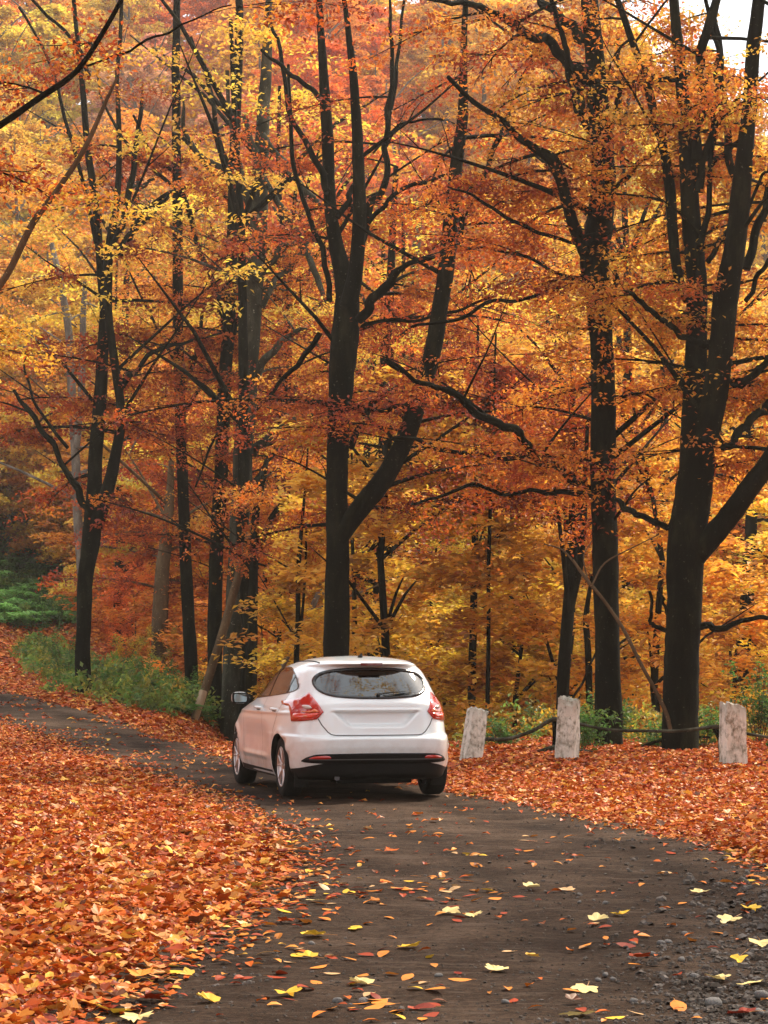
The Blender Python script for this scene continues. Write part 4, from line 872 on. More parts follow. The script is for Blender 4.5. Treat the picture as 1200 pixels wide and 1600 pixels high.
# mixed low green cover that nobody could count
def cover_patch(name, label, pts, n, size, pal, hmax, spread):
    c = []
    for _ in range(n):
        px, py, sx, sy = random.choice(pts); x, y = G(random.gauss(px, sx), random.gauss(py, sy)); c.append((x + RNG.normal(0, spread), y + RNG.normal(0, spread * 2)))
    c = np.array(c); z = H(c[:, 0], c[:, 1]) + RNG.uniform(.02, hmax, len(c)); ins = inpoly(c[:, 0], c[:, 1], ROAD) | ((c[:, 0] > .8) & (c[:, 1] < 38.2)); c = c[~ins]; z = z[~ins]
    V, F, tc = leaf_arrays(np.column_stack([c, z]), RNG.uniform(.15, .45, len(c)), 26, *size, pal, flat=.09, nj=.7)
    tag(mobj(name, V, F, M['leaf'], tint=tc), label, kind='stuff')
cover_patch('undergrowth', 'mixed green undergrowth inside the road bend', [(90, 1050, 25, 10), (150, 1072, 35, 10), (220, 1092, 40, 10), (300, 1112, 35, 8), (350, 1124, 22, 6), (60, 1032, 12, 6)], 620, (.08, .18), PAL['green'] + PAL['green'][:4] + PAL['olive'], .6, .15)
cover_patch('undergrowth', 'green bank beyond the far bend of the road', [(30, 900, 50, 14), (60, 940, 50, 14), (100, 965, 40, 10), (10, 850, 60, 20)], 700, (.12, .24), PAL['green'][:4] + PAL['green'], .9, .4)
cover_patch('undergrowth', 'low green plants in the hollow behind the stone posts', [(780, 1150, 60, 12), (900, 1160, 60, 12), (1000, 1160, 60, 12), (1150, 1160, 60, 14)], 300, (.07, .13), PAL['green'] + PAL['olive'] + PAL['gold'][:1], .6, .3)
# leafy shrubs with compound green leaves by the fence
def shrub(px, py, h, label, cols, n=46, rad=.4, group='green shrubs along the road'):
    x, y = G(px, py); mb = MB(); C = []
    for k in range(7):
        a = random.uniform(0, 6.28); r = rad * random.uniform(.3, 1); tip = np.array([math.cos(a) * r, math.sin(a) * r, h * random.uniform(.6, 1)]); b0 = np.array([tip[0] * .15, tip[1] * .15, 0.0])
        mb.tube(catmull([b0, (b0 + tip) / 2 + (0, 0, h * .12), tip], 4), [.008] * 8 + [.003], 4) if False else mb.tube([b0, (b0 + tip) / 2 + (0, 0, h * .1), tip], [.009, .006, .003], 4)
        for q in range(n // 7): C.append(b0 + (tip - b0) * random.uniform(.3, 1.05) + RNG.normal(0, .06, 3))
    C = np.array(C); V, F, tc = leaf_arrays(C, np.full(len(C), .14), 12, .05, .095, cols, flat=.05, nj=.5)
    t = empty('shrub', (x, y, float(H(x, y)))); tag(t, label, 'shrub', group)
    mb.build('stem', M['bark_brown'], t, smooth=True); mobj('foliage', V, F, M['leaf'], t, tint=tc)
G1 = [(.055, .15, .028), (.085, .21, .04), (.04, .10, .02), (.14, .24, .045)]; Y1 = [(.7, .5, .05), (.55, .45, .05), (.2, .26, .04), (.75, .4, .04)]
shrub(905, 1178, .75, 'green leafy shrub between the middle stone post and the mossy beech', G1); shrub(965, 1165, 1.0, 'tall green shrub growing right in front of the mossy beech', G1, 60, .45)
shrub(930, 1172, .6, 'small green shrub at the left foot of the mossy beech', G1); shrub(1030, 1172, .45, 'low green shrub at the left foot of the biggest beech', G1); shrub(1100, 1172, .6, 'green shrub between the biggest beech and the right post', G1)
shrub(1185, 1165, 1.3, 'tall bright green shrub right of the right stone post', G1, 90, .45); shrub(1215, 1175, 1.0, 'green shrub cut by the right edge of the picture', G1, 60)
shrub(780, 1168, .5, 'low green shrub right of the leaning left post', G1); shrub(248, 1058, 1.6, 'bush with yellow leaves at the foot of the broken trunk', Y1, 90, .9); shrub(190, 1052, 1.3, 'yellowish bush right of the forked beech', Y1, 70, .7)
shrub(105, 1060, 1.3, 'wispy green bush left of the forked beech', G1, 80, .8); shrub(290, 1100, .9, 'green bush at the foot of the slim straight trunk', G1, 60, .6); shrub(350, 1122, .8, 'green bush at the foot of the thick grey trunk', G1, 70, .5); shrub(225, 1085, .9, 'green bush in the middle of the fern patch', G1 + Y1[2:3], 60, .7)
# ------------------------------------------------------------------ stone posts and the branch rails
def post_mat():
    m, nt, out = nodes('weathered_concrete'); L = nt.links.new
    tc = N(nt, 'TexCoord'); n1 = N(nt, 'TexNoise', i_Scale=5.0, i_Detail=8, i_Roughness=.7); L(tc.outputs['Object'], n1.inputs['Vector'])
    mp = N(nt, 'Mapping'); mp.inputs['Scale'].default_value = (1, 1, .6); L(tc.outputs['Object'], mp.inputs[0])
    n2 = N(nt, 'TexNoise', i_Scale=12.0, i_Detail=8, i_Roughness=.7); L(mp.outputs[0], n2.inputs['Vector'])
    r1 = ramp(nt, n1.outputs[0], [(.3, (.14, .13, .10)), (.40, (.42, .40, .33)), (.50, (.66, .63, .55)), (.8, (.76, .73, .65))])
    r2 = ramp(nt, n2.outputs[0], [(.38, (.26, .24, .18)), (.50, (1, 1, 1))])
    mx = N(nt, 'Mix', data_type='RGBA', blend_type='MULTIPLY'); mx.inputs[0].default_value = .85; L(r1.outputs[0], mx.inputs[6]); L(r2.outputs[0], mx.inputs[7])
    sp = N(nt, 'SeparateXYZ'); L(tc.outputs['Object'], sp.inputs[0])
    ad = N(nt, 'MapRange'); ad.inputs[1].default_value = .62; ad.inputs[2].default_value = .86; L(sp.outputs[2], ad.inputs[0])
    mu = N(nt, 'Math', operation='MULTIPLY'); L(ad.outputs[0], mu.inputs[0]); L(n1.outputs[0], mu.inputs[1])
    mx2 = N(nt, 'Mix', data_type='RGBA'); L(mu.outputs[0], mx2.inputs[0]); L(mx.outputs[2], mx2.inputs[6]); mx2.inputs[7].default_value = (.16, .15, .10, 1)
    b = N(nt, 'BsdfPrincipled', i_Roughness=.9); b.inputs['Specular IOR Level'].default_value = .2; L(mx2.outputs[2], b.inputs['Base Color'])
    bp = N(nt, 'Bump', i_Strength=.7, i_Distance=.02); L(n1.outputs[0], bp.inputs['Height']); L(bp.outputs[0], b.inputs['Normal']); L(b.outputs[0], out.inputs[0]); return m
M['post'] = post_mat()
def post(px, py, h, w, d, lean, rz, label, seed, back=0.0, chip=0.05):
    import bmesh
    rs = np.random.RandomState(seed); x, y = G(px, py); bm = bmesh.new()
    bmesh.ops.create_cube(bm, size=1); bmesh.ops.subdivide_edges(bm, edges=bm.edges[:], cuts=7, use_grid_fill=True)
    for v in bm.verts:
        z = (v.co.z + .5); tz = z * (h + .25) - .25; tp = 1 - .10 * z
        c = Vector((v.co.x * w * tp, v.co.y * d * tp, tz))
        e = (abs(v.co.x) > .49) + (abs(v.co.y) > .49) + (z > .99)
        if e >= 2: c.x *= .95; c.y *= .93; c.z -= .012 * (z > .99)
        if z > .8: c.z += chip * (rs.rand() - .7) * (1 if z > .99 else .3) - (.06 * (v.co.x + .5) * chip / .05 if z > .99 else 0)
        c.x += rs.normal(0, .004) ; c.y += rs.normal(0, .004)
        if e >= 2 and rs.rand() < .12: c.x *= .93; c.y *= .93
        c.x += lean * max(tz, 0); v.co = c
    me = bpy.data.meshes.new('stone_post'); bm.to_mesh(me); bm.free(); me.materials.append(M['post'])
    for p in me.polygons: p.use_smooth = False
    o = link(bpy.data.objects.new('stone_post', me)); o.location = (x, y, float(H(x, y))); o.rotation_euler = (0, 0, rz); tag(o, label, 'post', 'old concrete posts along the road edge'); return o
p1 = post(735, 1192, .80, .27, .25, .16, .5, 'leaning whitewashed concrete post nearest the car', 1)
p2 = post(885, 1191, .91, .29, .26, .05, -.35, 'middle pale concrete post with the forked stick beside it', 2)
p3 = post(1146, 1199, .88, .32, .28, -.02, .30, 'mossy topped concrete post nearest the right border', 3)
stick('branch_rail', 'long thin pole tied along the tops of the three posts as a rail', 'rail', [(752, 1154, 7), (790, 1155, 6), (830, 1143, 6), (866, 1124, 7), (905, 1131, 5), (950, 1140, 5), (1010, 1142, 5), (1060, 1142, 5), (1105, 1137, 6), (1125, 1136, 7), (1165, 1146, 5), (1215, 1154, 4)], 36.4, -1.5, 'bark_mid')
stick('branch_rail', 'lower thin pole lying between the left and middle posts', 'rail', [(762, 1186, 6), (800, 1182, 6), (840, 1175, 7), (868, 1168, 8), (900, 1172, 6), (940, 1178, 6), (975, 1184, 6)], 36.4, -.2, 'bark_mid')
stick('stick', 'upright dark stick standing against the middle post', 'stick', [(864, 1188, 9), (867, 1160, 8), (866, 1120, 7)], 36.9, 0, 'bark', group=None)
stick('stick', 'crooked dark stick propping the rail beside the right post', 'stick', [(1130, 1196, 13), (1127, 1175, 9), (1125, 1155, 9), (1116, 1136, 9)], 35.3, 0, 'bark')
stick('fallen_branch', 'dark fallen branch lying on the leaves left of the right post', 'branch', [(1098, 1190, 9), (1115, 1188, 14), (1140, 1192, 16), (1156, 1196, 9)], 35.2, 0, 'bark')
stick('fallen_branch', 'thin pole on the ground between the mossy beech and the biggest one', 'branch', [(975, 1178, 4), (1000, 1168, 5), (1030, 1158, 5), (1080, 1152, 4), (1110, 1152, 3)], 37.8, 0, 'bark')
# old stump top on the dead pole's foot
stick('cut_log', 'short pale cut log leaning beside the foot of the dead pole', 'log', [(302, 1127, 12), (310, 1106, 13), (318, 1080, 13)], 55.6, .2, 'cutwood')
# ------------------------------------------------------------------ haze: one closed box of thin warm air
def haze():
    m, nt, out = nodes('haze_air'); v = N(nt, 'VolumePrincipled'); v.inputs['Color'].default_value = (1.0, .90, .80, 1)
    v.inputs['Density'].default_value = HAZE; v.inputs['Anisotropy'].default_value = .55
    nt.links.new(v.outputs[0], out.inputs['Volume']); o = MB().box(-310, 310, -110, 430, -7.0, 82).build('haze', m); o['kind'] = 'stuff'; o['label'] = 'thin warm autumn haze in the air between the trees'
HAZE = .0004
haze()
# where a handful of like trees share a description, say which one by how near the road it stands
def order_labels():
    by = {}
    for o in COL.objects:
        if o.parent is None and o.get('category') == 'tree' and o.get('label'): by.setdefault(o['label'], []).append(o)
    words = ['nearest', 'second nearest', 'third nearest', 'fourth nearest', 'fifth nearest', 'sixth nearest', 'seventh nearest', 'farthest']
    for lab, os_ in by.items():
        if 2 <= len(os_) <= 8:
            os_.sort(key=lambda o: o.location.y)
            for k, o in enumerate(os_): o['label'] = (words[k] if k < len(os_) - 1 or len(os_) > 8 else 'farthest') + ' ' + lab
order_labels()
# ------------------------------------------------------------------ the car (local frame: x right, y forward, z up, rear axle at y = 0)
import bmesh
M['paint'] = plain('white_car_paint', (.73, .79, .80), .30, 0, .5, .9)
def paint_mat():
    m, nt, out = nodes('white_paint_dust_and_reflection'); L = nt.links.new
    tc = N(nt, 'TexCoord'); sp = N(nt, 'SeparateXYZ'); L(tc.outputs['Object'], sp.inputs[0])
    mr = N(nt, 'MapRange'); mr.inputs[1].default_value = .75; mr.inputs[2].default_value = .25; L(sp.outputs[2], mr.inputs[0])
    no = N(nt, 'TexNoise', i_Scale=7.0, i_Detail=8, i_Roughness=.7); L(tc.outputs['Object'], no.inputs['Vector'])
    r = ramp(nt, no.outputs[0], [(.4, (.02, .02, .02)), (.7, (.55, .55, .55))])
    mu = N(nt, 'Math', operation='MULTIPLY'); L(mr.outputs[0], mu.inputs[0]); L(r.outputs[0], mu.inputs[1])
    mx = N(nt, 'Mix', data_type='RGBA'); L(mu.outputs[0], mx.inputs[0]); mx.inputs[6].default_value = (.76, .83, .85, 1); mx.inputs[7].default_value = (.36, .27, .20, 1)  # brown low on the body is dust plus a painted-in reflection
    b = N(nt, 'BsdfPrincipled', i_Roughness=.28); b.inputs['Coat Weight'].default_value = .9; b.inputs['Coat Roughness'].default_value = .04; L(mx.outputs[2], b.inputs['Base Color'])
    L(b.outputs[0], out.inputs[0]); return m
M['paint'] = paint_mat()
M['black_plastic'] = noise_mat('black_textured_plastic', [(.3, (.003, .003, .003)), (.7, (.007, .007, .007))], 40, .6, .1, spec=.18)
M['rubber'] = noise_mat('tyre_rubber', [(.3, (.007, .007, .006)), (.7, (.018, .016, .014))], 30, .85, .3, spec=.15)
M['alloy'] = plain('alloy_rim', (.62, .62, .63), .28, .85)
M['dark_gap'] = plain('dark_gap', (.03, .03, .03), .8, 0, .1)
M['gap_grey'] = plain('shut_line_grey', (.10, .10, .10), .8, 0, .1)
M['frit'] = plain('window_border_black', (.010, .010, .011), .12, 0, .5)
M['under'] = plain('underbody_black', (.008, .008, .008), .9, 0, .1)
M['seat'] = noise_mat('dark_seat_cloth', [(.3, (.03, .03, .032)), (.7, (.05, .05, .052))], 30, .9)
def glass_mat(name, tint, refl=.9, f=1.55):
    m, nt, out = nodes(name); L = nt.links.new
    fr = N(nt, 'Fresnel', i_IOR=f); tr = N(nt, 'BsdfTransparent'); tr.inputs[0].default_value = tint + (1,)
    gl = N(nt, 'BsdfGlossy', i_Roughness=.02); gl.inputs[0].default_value = (refl, refl, refl, 1)
    mu = N(nt, 'Math', operation='MULTIPLY_ADD', i_1=1.0, i_2=.07); L(fr.outputs[0], mu.inputs[0])
    mx = N(nt, 'MixShader'); L(mu.outputs[0], mx.inputs[0]); L(tr.outputs[0], mx.inputs[1]); L(gl.outputs[0], mx.inputs[2]); L(mx.outputs[0], out.inputs[0]); return m
M['glass'] = glass_mat('tinted_car_glass', (.26, .29, .27), .9, 1.55)
def lens(name, col, rough=.08, e=.5):
    m, nt, out = nodes(name); L = nt.links.new
    tc = N(nt, 'TexCoord'); w = N(nt, 'TexWave', i_Scale=26.0, i_Distortion=.6); w.bands_direction = 'Z'; L(tc.outputs['Object'], w.inputs['Vector'])
    r = ramp(nt, w.outputs[0], [(0, tuple(c * .7 for c in col)), (1, col)])
    b = N(nt, 'BsdfPrincipled', i_Roughness=rough); L(r.outputs[0], b.inputs['Base Color']); b.inputs['Coat Weight'].default_value = 1; b.inputs['Coat Roughness'].default_value = .02
    L(b.outputs[0], out.inputs[0]); return m
M['red'] = lens('red_lamp_lens', (.52, .022, .016)); M['red_bright'] = lens('bright_red_lens', (.80, .05, .02)); M['amber'] = lens('amber_lens', (.80, .16, .03)); M['clear'] = lens('clear_lamp_lens', (.60, .46, .42)); M['darkred'] = lens('dark_red_lens', (.16, .012, .012))
M['mirror'] = plain('mirror_glass', (.22, .27, .28), .02, 1.0)
M['chrome'] = plain('chrome_trim', (.6, .6, .6), .12, 1.0)

CAR_YAW = math.radians(13.5); CAR_X, CAR_Y = -.250, 27.40
car = empty('car', (CAR_X, CAR_Y, float(RZ(CAR_X, CAR_Y)) + .005), CAR_YAW); car.scale = (1.03,) * 3
tag(car, 'white five door hatchback parked on the dirt road, seen from behind', 'car')
#   rear (y, z)        side (w, z)     front (y, z)
ROWS = [((-.40, .19), (.60, .17), (3.10, .20)), ((-.62, .20), (.78, .18), (3.36, .21)), ((-.74, .25), (.865, .21), (3.48, .25)), ((-.775, .39), (.885, .30), (3.54, .36)), ((-.79, .42), (.892, .36), (3.56, .42)),
 ((-.805, .48), (.90, .42), (3.57, .48)), ((-.822, .55), (.905, .50), (3.58, .54)), ((-.826, .62), (.908, .58), (3.57, .61)), ((-.812, .644), (.908, .645), (3.55, .67)), ((-.756, .662), (.907, .68), (3.52, .70)),
 ((-.742, .77), (.904, .77), (3.42, .77)), ((-.722, .90), (.895, .86), (3.15, .86)), ((-.705, .99), (.880, .93), (2.78, .93)), ((-.685, 1.025), (.855, .985), (2.45, .985)),
 ((-.618, 1.105), (.812, 1.075), (2.20, 1.08)), ((-.50, 1.235), (.755, 1.21), (1.86, 1.21)), ((-.405, 1.335), (.70, 1.32), (1.55, 1.32)), ((-.375, 1.368), (.650, 1.368), (1.38, 1.368)), ((-.455, 1.388), (.612, 1.392), (1.28, 1.395)),
 ((-.475, 1.406), (.580, 1.410), (1.2, 1.415)), ((-.40, 1.428), (.515, 1.436), (1.08, 1.438)), ((-.15, 1.454), (.40, 1.461), (.92, 1.462)), ((.12, 1.474), (.25, 1.478), (.72, 1.477)), ((.35, 1.484), (.08, 1.486), (.50, 1.485))]
NR = [4.6, 4.8, 5.2, 5.4, 5.4, 5.4, 5.4, 5.4, 5.3, 5.0, 4.8, 4.6, 4.4, 4.1, 3.9, 3.7, 3.4, 3.2, 3.0, 2.9, 2.7, 2.5, 2.3, 2.2]
A = np.array([[*r[0], *r[1], *r[2], n] for r, n in zip(ROWS, NR)])
def pchip(x, y, xi):
    h = np.diff(x); dl = np.diff(y) / h; d = np.zeros_like(y)
    for i in range(1, len(x) - 1):
        if dl[i - 1] * dl[i] > 0:
            w1 = 2 * h[i] + h[i - 1]; w2 = h[i] + 2 * h[i - 1]; d[i] = (w1 + w2) / (w1 / dl[i - 1] + w2 / dl[i])
    d[0] = dl[0]; d[-1] = dl[-1]; k = np.clip(np.searchsorted(x, xi) - 1, 0, len(h) - 1); t = (xi - x[k]) / h[k]
    return (y[k] * (1 + 2 * t) * (1 - t) ** 2 + d[k] * h[k] * t * (1 - t) ** 2 + y[k + 1] * t * t * (3 - 2 * t) + d[k + 1] * h[k] * t * t * (t - 1))
par = np.arange(len(A), dtype=float); sub = 9
ti = np.linspace(0, len(A) - 1, (len(A) - 1) * sub + 1)
S = np.stack([pchip(par, A[:, c], ti) for c in range(7)], 1)
NA = 120                                              # angular steps per half side
def car_pt(S, a):
    """a in 0..pi, 0 = rear centre, pi = front centre; returns right half points"""
    yr, zr, w, zs, yf, zf, n = [S[:, None, c] for c in range(7)]
    yc = (yr + yf) / 2; Ls = (yf - yr) / 2
    c = np.cos(a)[None, :]; s = np.sin(a)[None, :]
    nn = np.where(c > 0, n, np.minimum(n, 3.6))
    x = w * np.abs(s) ** (2 / nn); yy = -np.sign(c) * Ls * np.abs(c) ** (2 / nn)
    # z blends from the end profile to the side profile as the outline leaves the end face
    k = np.clip(np.abs(yy) / Ls, 0, 1) ** 6 * (1 - np.clip(x / w, 0, 1) ** 5 * .75); k = np.clip(k, 0, 1)
    ze = np.where(c > 0, zr, zf); z = zs + (ze - zs) * k
    return x, yc + yy, z
# angle spacing denser at the rear corner
u = np.linspace(0, 1, NA); a = math.pi * (u ** 1.0)
q = 2 / 5.0
a_r = np.concatenate([np.arcsin(np.clip(np.linspace(0, .97, 46) ** (1 / q), 0, 1))[:-1], np.linspace(math.asin(.97 ** (1 / q)), math.pi / 2, 40)[:-1], np.linspace(math.pi / 2, math.pi, 46)])
x, y, z = car_pt(S, a_r)
na = len(a_r)
# sculpting on the skin (metres), acting on the right half; the left half mirrors it
d_y = np.zeros_like(x)
rear_face = (a_r[None, :] < 1.3) & (y < .2)
# number plate recess: trapezoid with a sharp upper lip
hw = .45 - np.clip((.910 - z) / .16, 0, 1) * .17
rec = sstep(hw - x, -.012, .026) * sstep(z, .745, .780) * (1 - sstep(z, .902, .914)); d_y += .06 * rec * rear_face
# tailgate crease above the plate lip and soft bow under the window
d_y += -.014 * np.exp(-((z - .925) / .012) ** 2) * sstep(.5 - x, 0, .06) * rear_face
y = y + d_y
# side sculpture: shoulder line, door hollow, rocker crease
side = (y > -.35) & (y < 3.2)
dx = -.016 * np.exp(-((z - .60) / .13) ** 2) * sstep(y, .45, .9) * (1 - sstep(y, 1.9, 2.2))
dx += .012 * np.exp(-((z - .40) / .03) ** 2) * sstep(y, .5, .8) * (1 - sstep(y, 1.9, 2.2))
dx += .010 * np.exp(-((z - (.865 + .02 * (1 - y / 2.6))) / .018) ** 2) * side
dx += -.03 * sstep(z, .41, .37) * 0
for yc in (0.0, 2.65):
    r = np.hypot(y - yc, z - .315); dx += .022 * np.exp(-((r - .375) / .045) ** 2) * (x > .6) * sstep(z, .2, .35)
x = np.where(x > .5, x + dx * sstep(x, .5, .8), x)
nr = len(S); right = np.stack([x, y, z], -1)
idx = np.arange(nr * na).reshape(nr, na)
V = right.reshape(-1, 3); ring = []
left = V.copy(); left[:, 0] *= -1
VV = np.vstack([V, left]); L_ = idx + nr * na
L_[:, 0] = idx[:, 0]; L_[:, -1] = idx[:, -1]
loop = np.concatenate([idx, L_[:, ::-1][:, 1:-1]], 1); n_l = loop.shape[1]
lp2 = np.roll(loop, -1, axis=1)
Fb = np.stack([loop[:-1], lp2[:-1], lp2[1:], loop[1:]], -1).reshape(-1, 4)
cb = len(VV); VV = np.vstack([VV, [[0, 1.4, .19]], [[0, .42, 1.487]]])
caps = np.vstack([np.stack([lp2[0], loop[0], np.full(n_l, cb)], 1), np.stack([loop[-1], lp2[-1], np.full(n_l, cb + 1)], 1)])
used = np.zeros(len(VV), bool); used[Fb.ravel()] = True; used[caps.ravel()] = True; remap = np.cumsum(used) - 1
VV = VV[used]; Fb = remap[Fb]; caps = remap[caps]
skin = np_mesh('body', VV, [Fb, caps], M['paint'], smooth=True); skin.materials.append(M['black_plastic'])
row_of = np.repeat(np.arange(nr - 1), n_l) / sub; fc = VV[Fb].mean(1)
blk = ((fc[:, 1] < -.34) & (row_of < 3.0)) | ((fc[:, 1] >= -.34) & (row_of < 1.7))
mi_ = np.zeros(len(Fb) + len(caps), np.int32); mi_[:len(Fb)] = blk; mi_[len(Fb):len(Fb) + n_l] = 1
skin.polygons.foreach_set('material_index', mi_)
tmp = link(bpy.data.objects.new('body', skin), car)
bm = bmesh.new(); bm.from_mesh(skin); bmesh.ops.recalc_face_normals(bm, faces=bm.faces[:])
BV = BVHTree.FromBMesh(bm); 
bm.to_mesh(skin); bm.free()
# ---- outlines, as seen square from behind (x, z) or from the side (y, z)
def smooth_loop(P, k=6):
    P = np.array(P, float); n = len(P); out = []
    for i in range(n):
        a_, b_, c_, d_ = P[(i - 1) % n], P[i], P[(i + 1) % n], P[(i + 2) % n]
        for t in np.linspace(0, 1, k, endpoint=False):
            out.append(.5 * (2 * b_ + (c_ - a_) * t + (2 * a_ - 5 * b_ + 4 * c_ - d_) * t * t + (3 * b_ - a_ - 3 * c_ + d_) * t ** 3))
    return np.array(out)
def sharp_loop(P, step=.02):
    out = []
    for i in range(len(P)):
        a_, b_ = np.array(P[i], float), np.array(P[(i + 1) % len(P)], float); m = max(1, int(np.hypot(*(b_ - a_)) / step))
        out += [a_ + (b_ - a_) * j / m for j in range(m)]
    return np.array(out)
def shrink(P, d):
    n = len(P); T = np.roll(P, -1, 0) - np.roll(P, 1, 0); T /= np.linalg.norm(T, axis=1)[:, None] + 1e-9; Nn = np.stack([-T[:, 1], T[:, 0]], 1)
    ar = .5 * np.sum(P[:, 0] * np.roll(P[:, 1], -1) - np.roll(P[:, 0], -1) * P[:, 1])
    return P + Nn * d * (1 if ar > 0 else -1)
class View:
    """casts outline points onto the skin along a fixed direction (car frame)"""
    def __init__(s, kind, ang=0.0):
        s.kind = kind
        if kind == 'rear': s.u = Vector((math.cos(ang), math.sin(ang), 0)); s.d = Vector((-math.sin(ang), math.cos(ang), 0))
        elif kind == 'left': s.u = Vector((0, 1, 0)); s.d = Vector((1, 0, 0))
        elif kind == 'right': s.u = Vector((0, 1, 0)); s.d = Vector((-1, 0, 0))
        elif kind == 'front': s.u = Vector((1, 0, 0)); s.d = Vector((0, -1, 0))
    def hit(s, p, q):
        c = Vector((0, 1.4, 0)); base = s.u * p + Vector((0, 0, q)) - s.d * 6 + (s.d * s.d.dot(c) if s.kind in ('left', 'right', 'front') else Vector((0, 0, 0)))
        h = BV.ray_cast(base, s.d, 14)
        return (h[0], h[1]) if h[0] is not None else (None, None)
def patch(name, view, outline, off, mat, parent, thick=.012, step=.03, mirror=False, holes=None, flip=False):
    P = outline; n = len(P); mn = P.min(0); mx = P.max(0)
    gx, gy = np.meshgrid(np.arange(mn[0], mx[0], step), np.arange(mn[1], mx[1], step)); gx = gx.ravel(); gy = gy.ravel()
    ins = inpoly(gx, gy, P) & (dist_line(gx, gy, np.vstack([P, P[:1]])) > step * .35)
    pts = [Vector(p) for p in P]; edges = [(i, (i + 1) % n) for i in range(n)]
    hn = 0
    if holes is not None:
        ins &= ~inpoly(gx, gy, holes) & (dist_line(gx, gy, np.vstack([holes, holes[:1]])) > step * .35)
        hn = len(holes); pts += [Vector(p) for p in holes]; edges += [(n + i, n + (i + 1) % hn) for i in range(hn)]
    pts += [Vector((a_, b_)) for a_, b_ in zip(gx[ins], gy[ins])]
    vo, eo, fo, *_ = delaunay_2d_cdt(pts, edges, [], 1 if holes is None else 0, 1e-5)
    if holes is not None:
        fo2 = []
        for f in fo:
            c = np.mean([[vo[i].x, vo[i].y] for i in f], 0)
            if inpoly(np.array([c[0]]), np.array([c[1]]), P)[0] and not inpoly(np.array([c[0]]), np.array([c[1]]), holes)[0]: fo2.append(f)
        fo = fo2
    bmm = bmesh.new(); vs = []
    for p in vo:
        h, nn = view.hit(p.x, p.y)
        if h is None:
            c = P.mean(0); k = .97; 
            while h is None and k > .5: h, nn = view.hit(c[0] + (p.x - c[0]) * k, c[1] + (p.y - c[1]) * k); k -= .03
            if h is None: h, nn = Vector((0, 0, 0)), Vector((0, -1, 0))
        if nn.dot(view.d) > 0: nn = -nn
        vs.append(bmm.verts.new(h + nn * off))
    for f in fo:
        try: bmm.faces.new([vs[i] for i in f])
        except ValueError: pass
    bmm.normal_update()
    if sum(f.normal.dot(view.d) * f.calc_area() for f in bmm.faces) > 0: bmesh.ops.reverse_faces(bmm, faces=bmm.faces[:])
    be = [e for e in bmm.edges if e.is_boundary]
    if thick:
        r = bmesh.ops.extrude_edge_only(bmm, edges=be)
        for g_ in r['geom']:
            if isinstance(g_, bmesh.types.BMVert): g_.co += view.d * thick
    for v in [v for v in bmm.verts if not v.link_faces]: bmm.verts.remove(v)
    me = bpy.data.meshes.new(name); bmm.to_mesh(me); bmm.free()
    me.materials.append(mat)
    for p in me.polygons: p.use_smooth = len(p.vertices) == 3
    o = link(bpy.data.objects.new(name, me), parent)
    return o
def ribbon(name, view, line, w, off, mat, parent, closed=False, step=.02):
    """a narrow strip on the skin following a line given in the view plane"""
    P = np.array(line, float); out = [P[0]]
    for a_, b_ in zip(P[:-1], P[1:]):
        m = max(1, int(np.hypot(*(b_ - a_)) / step)); out += [a_ + (b_ - a_) * j / m for j in range(1, m + 1)]
    P = np.array(out); T = np.gradient(P, axis=0); T /= np.linalg.norm(T, axis=1)[:, None] + 1e-9; Nn = np.stack([-T[:, 1], T[:, 0]], 1)
    V = []; ok = True
    for s in (-.5, .5):
        for p, n_ in zip(P, Nn):
            h, nn = view.hit(*(p + n_ * s * w))
            if h is None: h, nn = view.hit(*(p * .97))
            if h is None: return None
            if nn.dot(view.d) > 0: nn = -nn
            V.append(h + nn * off)
    m = len(P); i = np.arange(m - 1)
    return mobj(name, np.array([tuple(v) for v in V]), np.stack([i, i + 1, i + 1 + m, i + m], 1), mat, parent, smooth=True)
rear = View('rear'); lft = View('left'); rgt = View('right'); frt = View('front')
# rear window: a lens shape
RWIN = smooth_loop([(-.605, 1.205), (-.565, 1.280), (-.46, 1.330), (-.24, 1.358), (0, 1.364), (.24, 1.358), (.46, 1.330), (.565, 1.280), (.605, 1.205), (.565, 1.115), (.45, 1.062), (.22, 1.040), (0, 1.036), (-.22, 1.040), (-.45, 1.062), (-.57, 1.115)], 5)
# side glass band (y, z): from the A pillar to the kick-up behind the rear door
SWIN = [(2.02, 1.035), (1.70, 1.190), (1.40, 1.290), (1.10, 1.345), (.70, 1.368), (.35, 1.350), (.10, 1.300), (-.10, 1.215), (-.18, 1.140), (-.05, 1.100), (.20, 1.078), (.80, 1.045), (1.50, 1.015), (1.95, 1.000)]
SWIN = smooth_loop(SWIN, 3)
WS = smooth_loop([(-.72, 1.03), (-.66, 1.20), (-.60, 1.32), (-.30, 1.352), (0, 1.357), (.30, 1.352), (.60, 1.32), (.66, 1.20), (.72, 1.03), (.30, .995), (-.30, .995)], 3)
panes = []
for nm, vw, ol in (('rear_window', rear, RWIN), ('windscreen', frt, WS)):
    fr_ = patch(nm, vw, ol, .006, M['frit'], car, thick=.02, holes=shrink(ol, .028))
    patch('pane', vw, shrink(ol, .026), .0015, M['glass'], fr_, thick=0)
for vw in (lft, rgt):
    fr_ = patch('side_window', vw, SWIN, .003, M['frit'], car, thick=.02, holes=shrink(SWIN, .016)); 
    patch('pane', vw, shrink(SWIN, .015), .0015, M['glass'], fr_, thick=0)
    ribbon('pillar', vw, [(.93, 1.355), (.93, 1.045)], .075, .006, M['frit'], fr_); ribbon('pillar', vw, [(.06, 1.285), (.10, 1.09)], .05, .006, M['frit'], fr_)
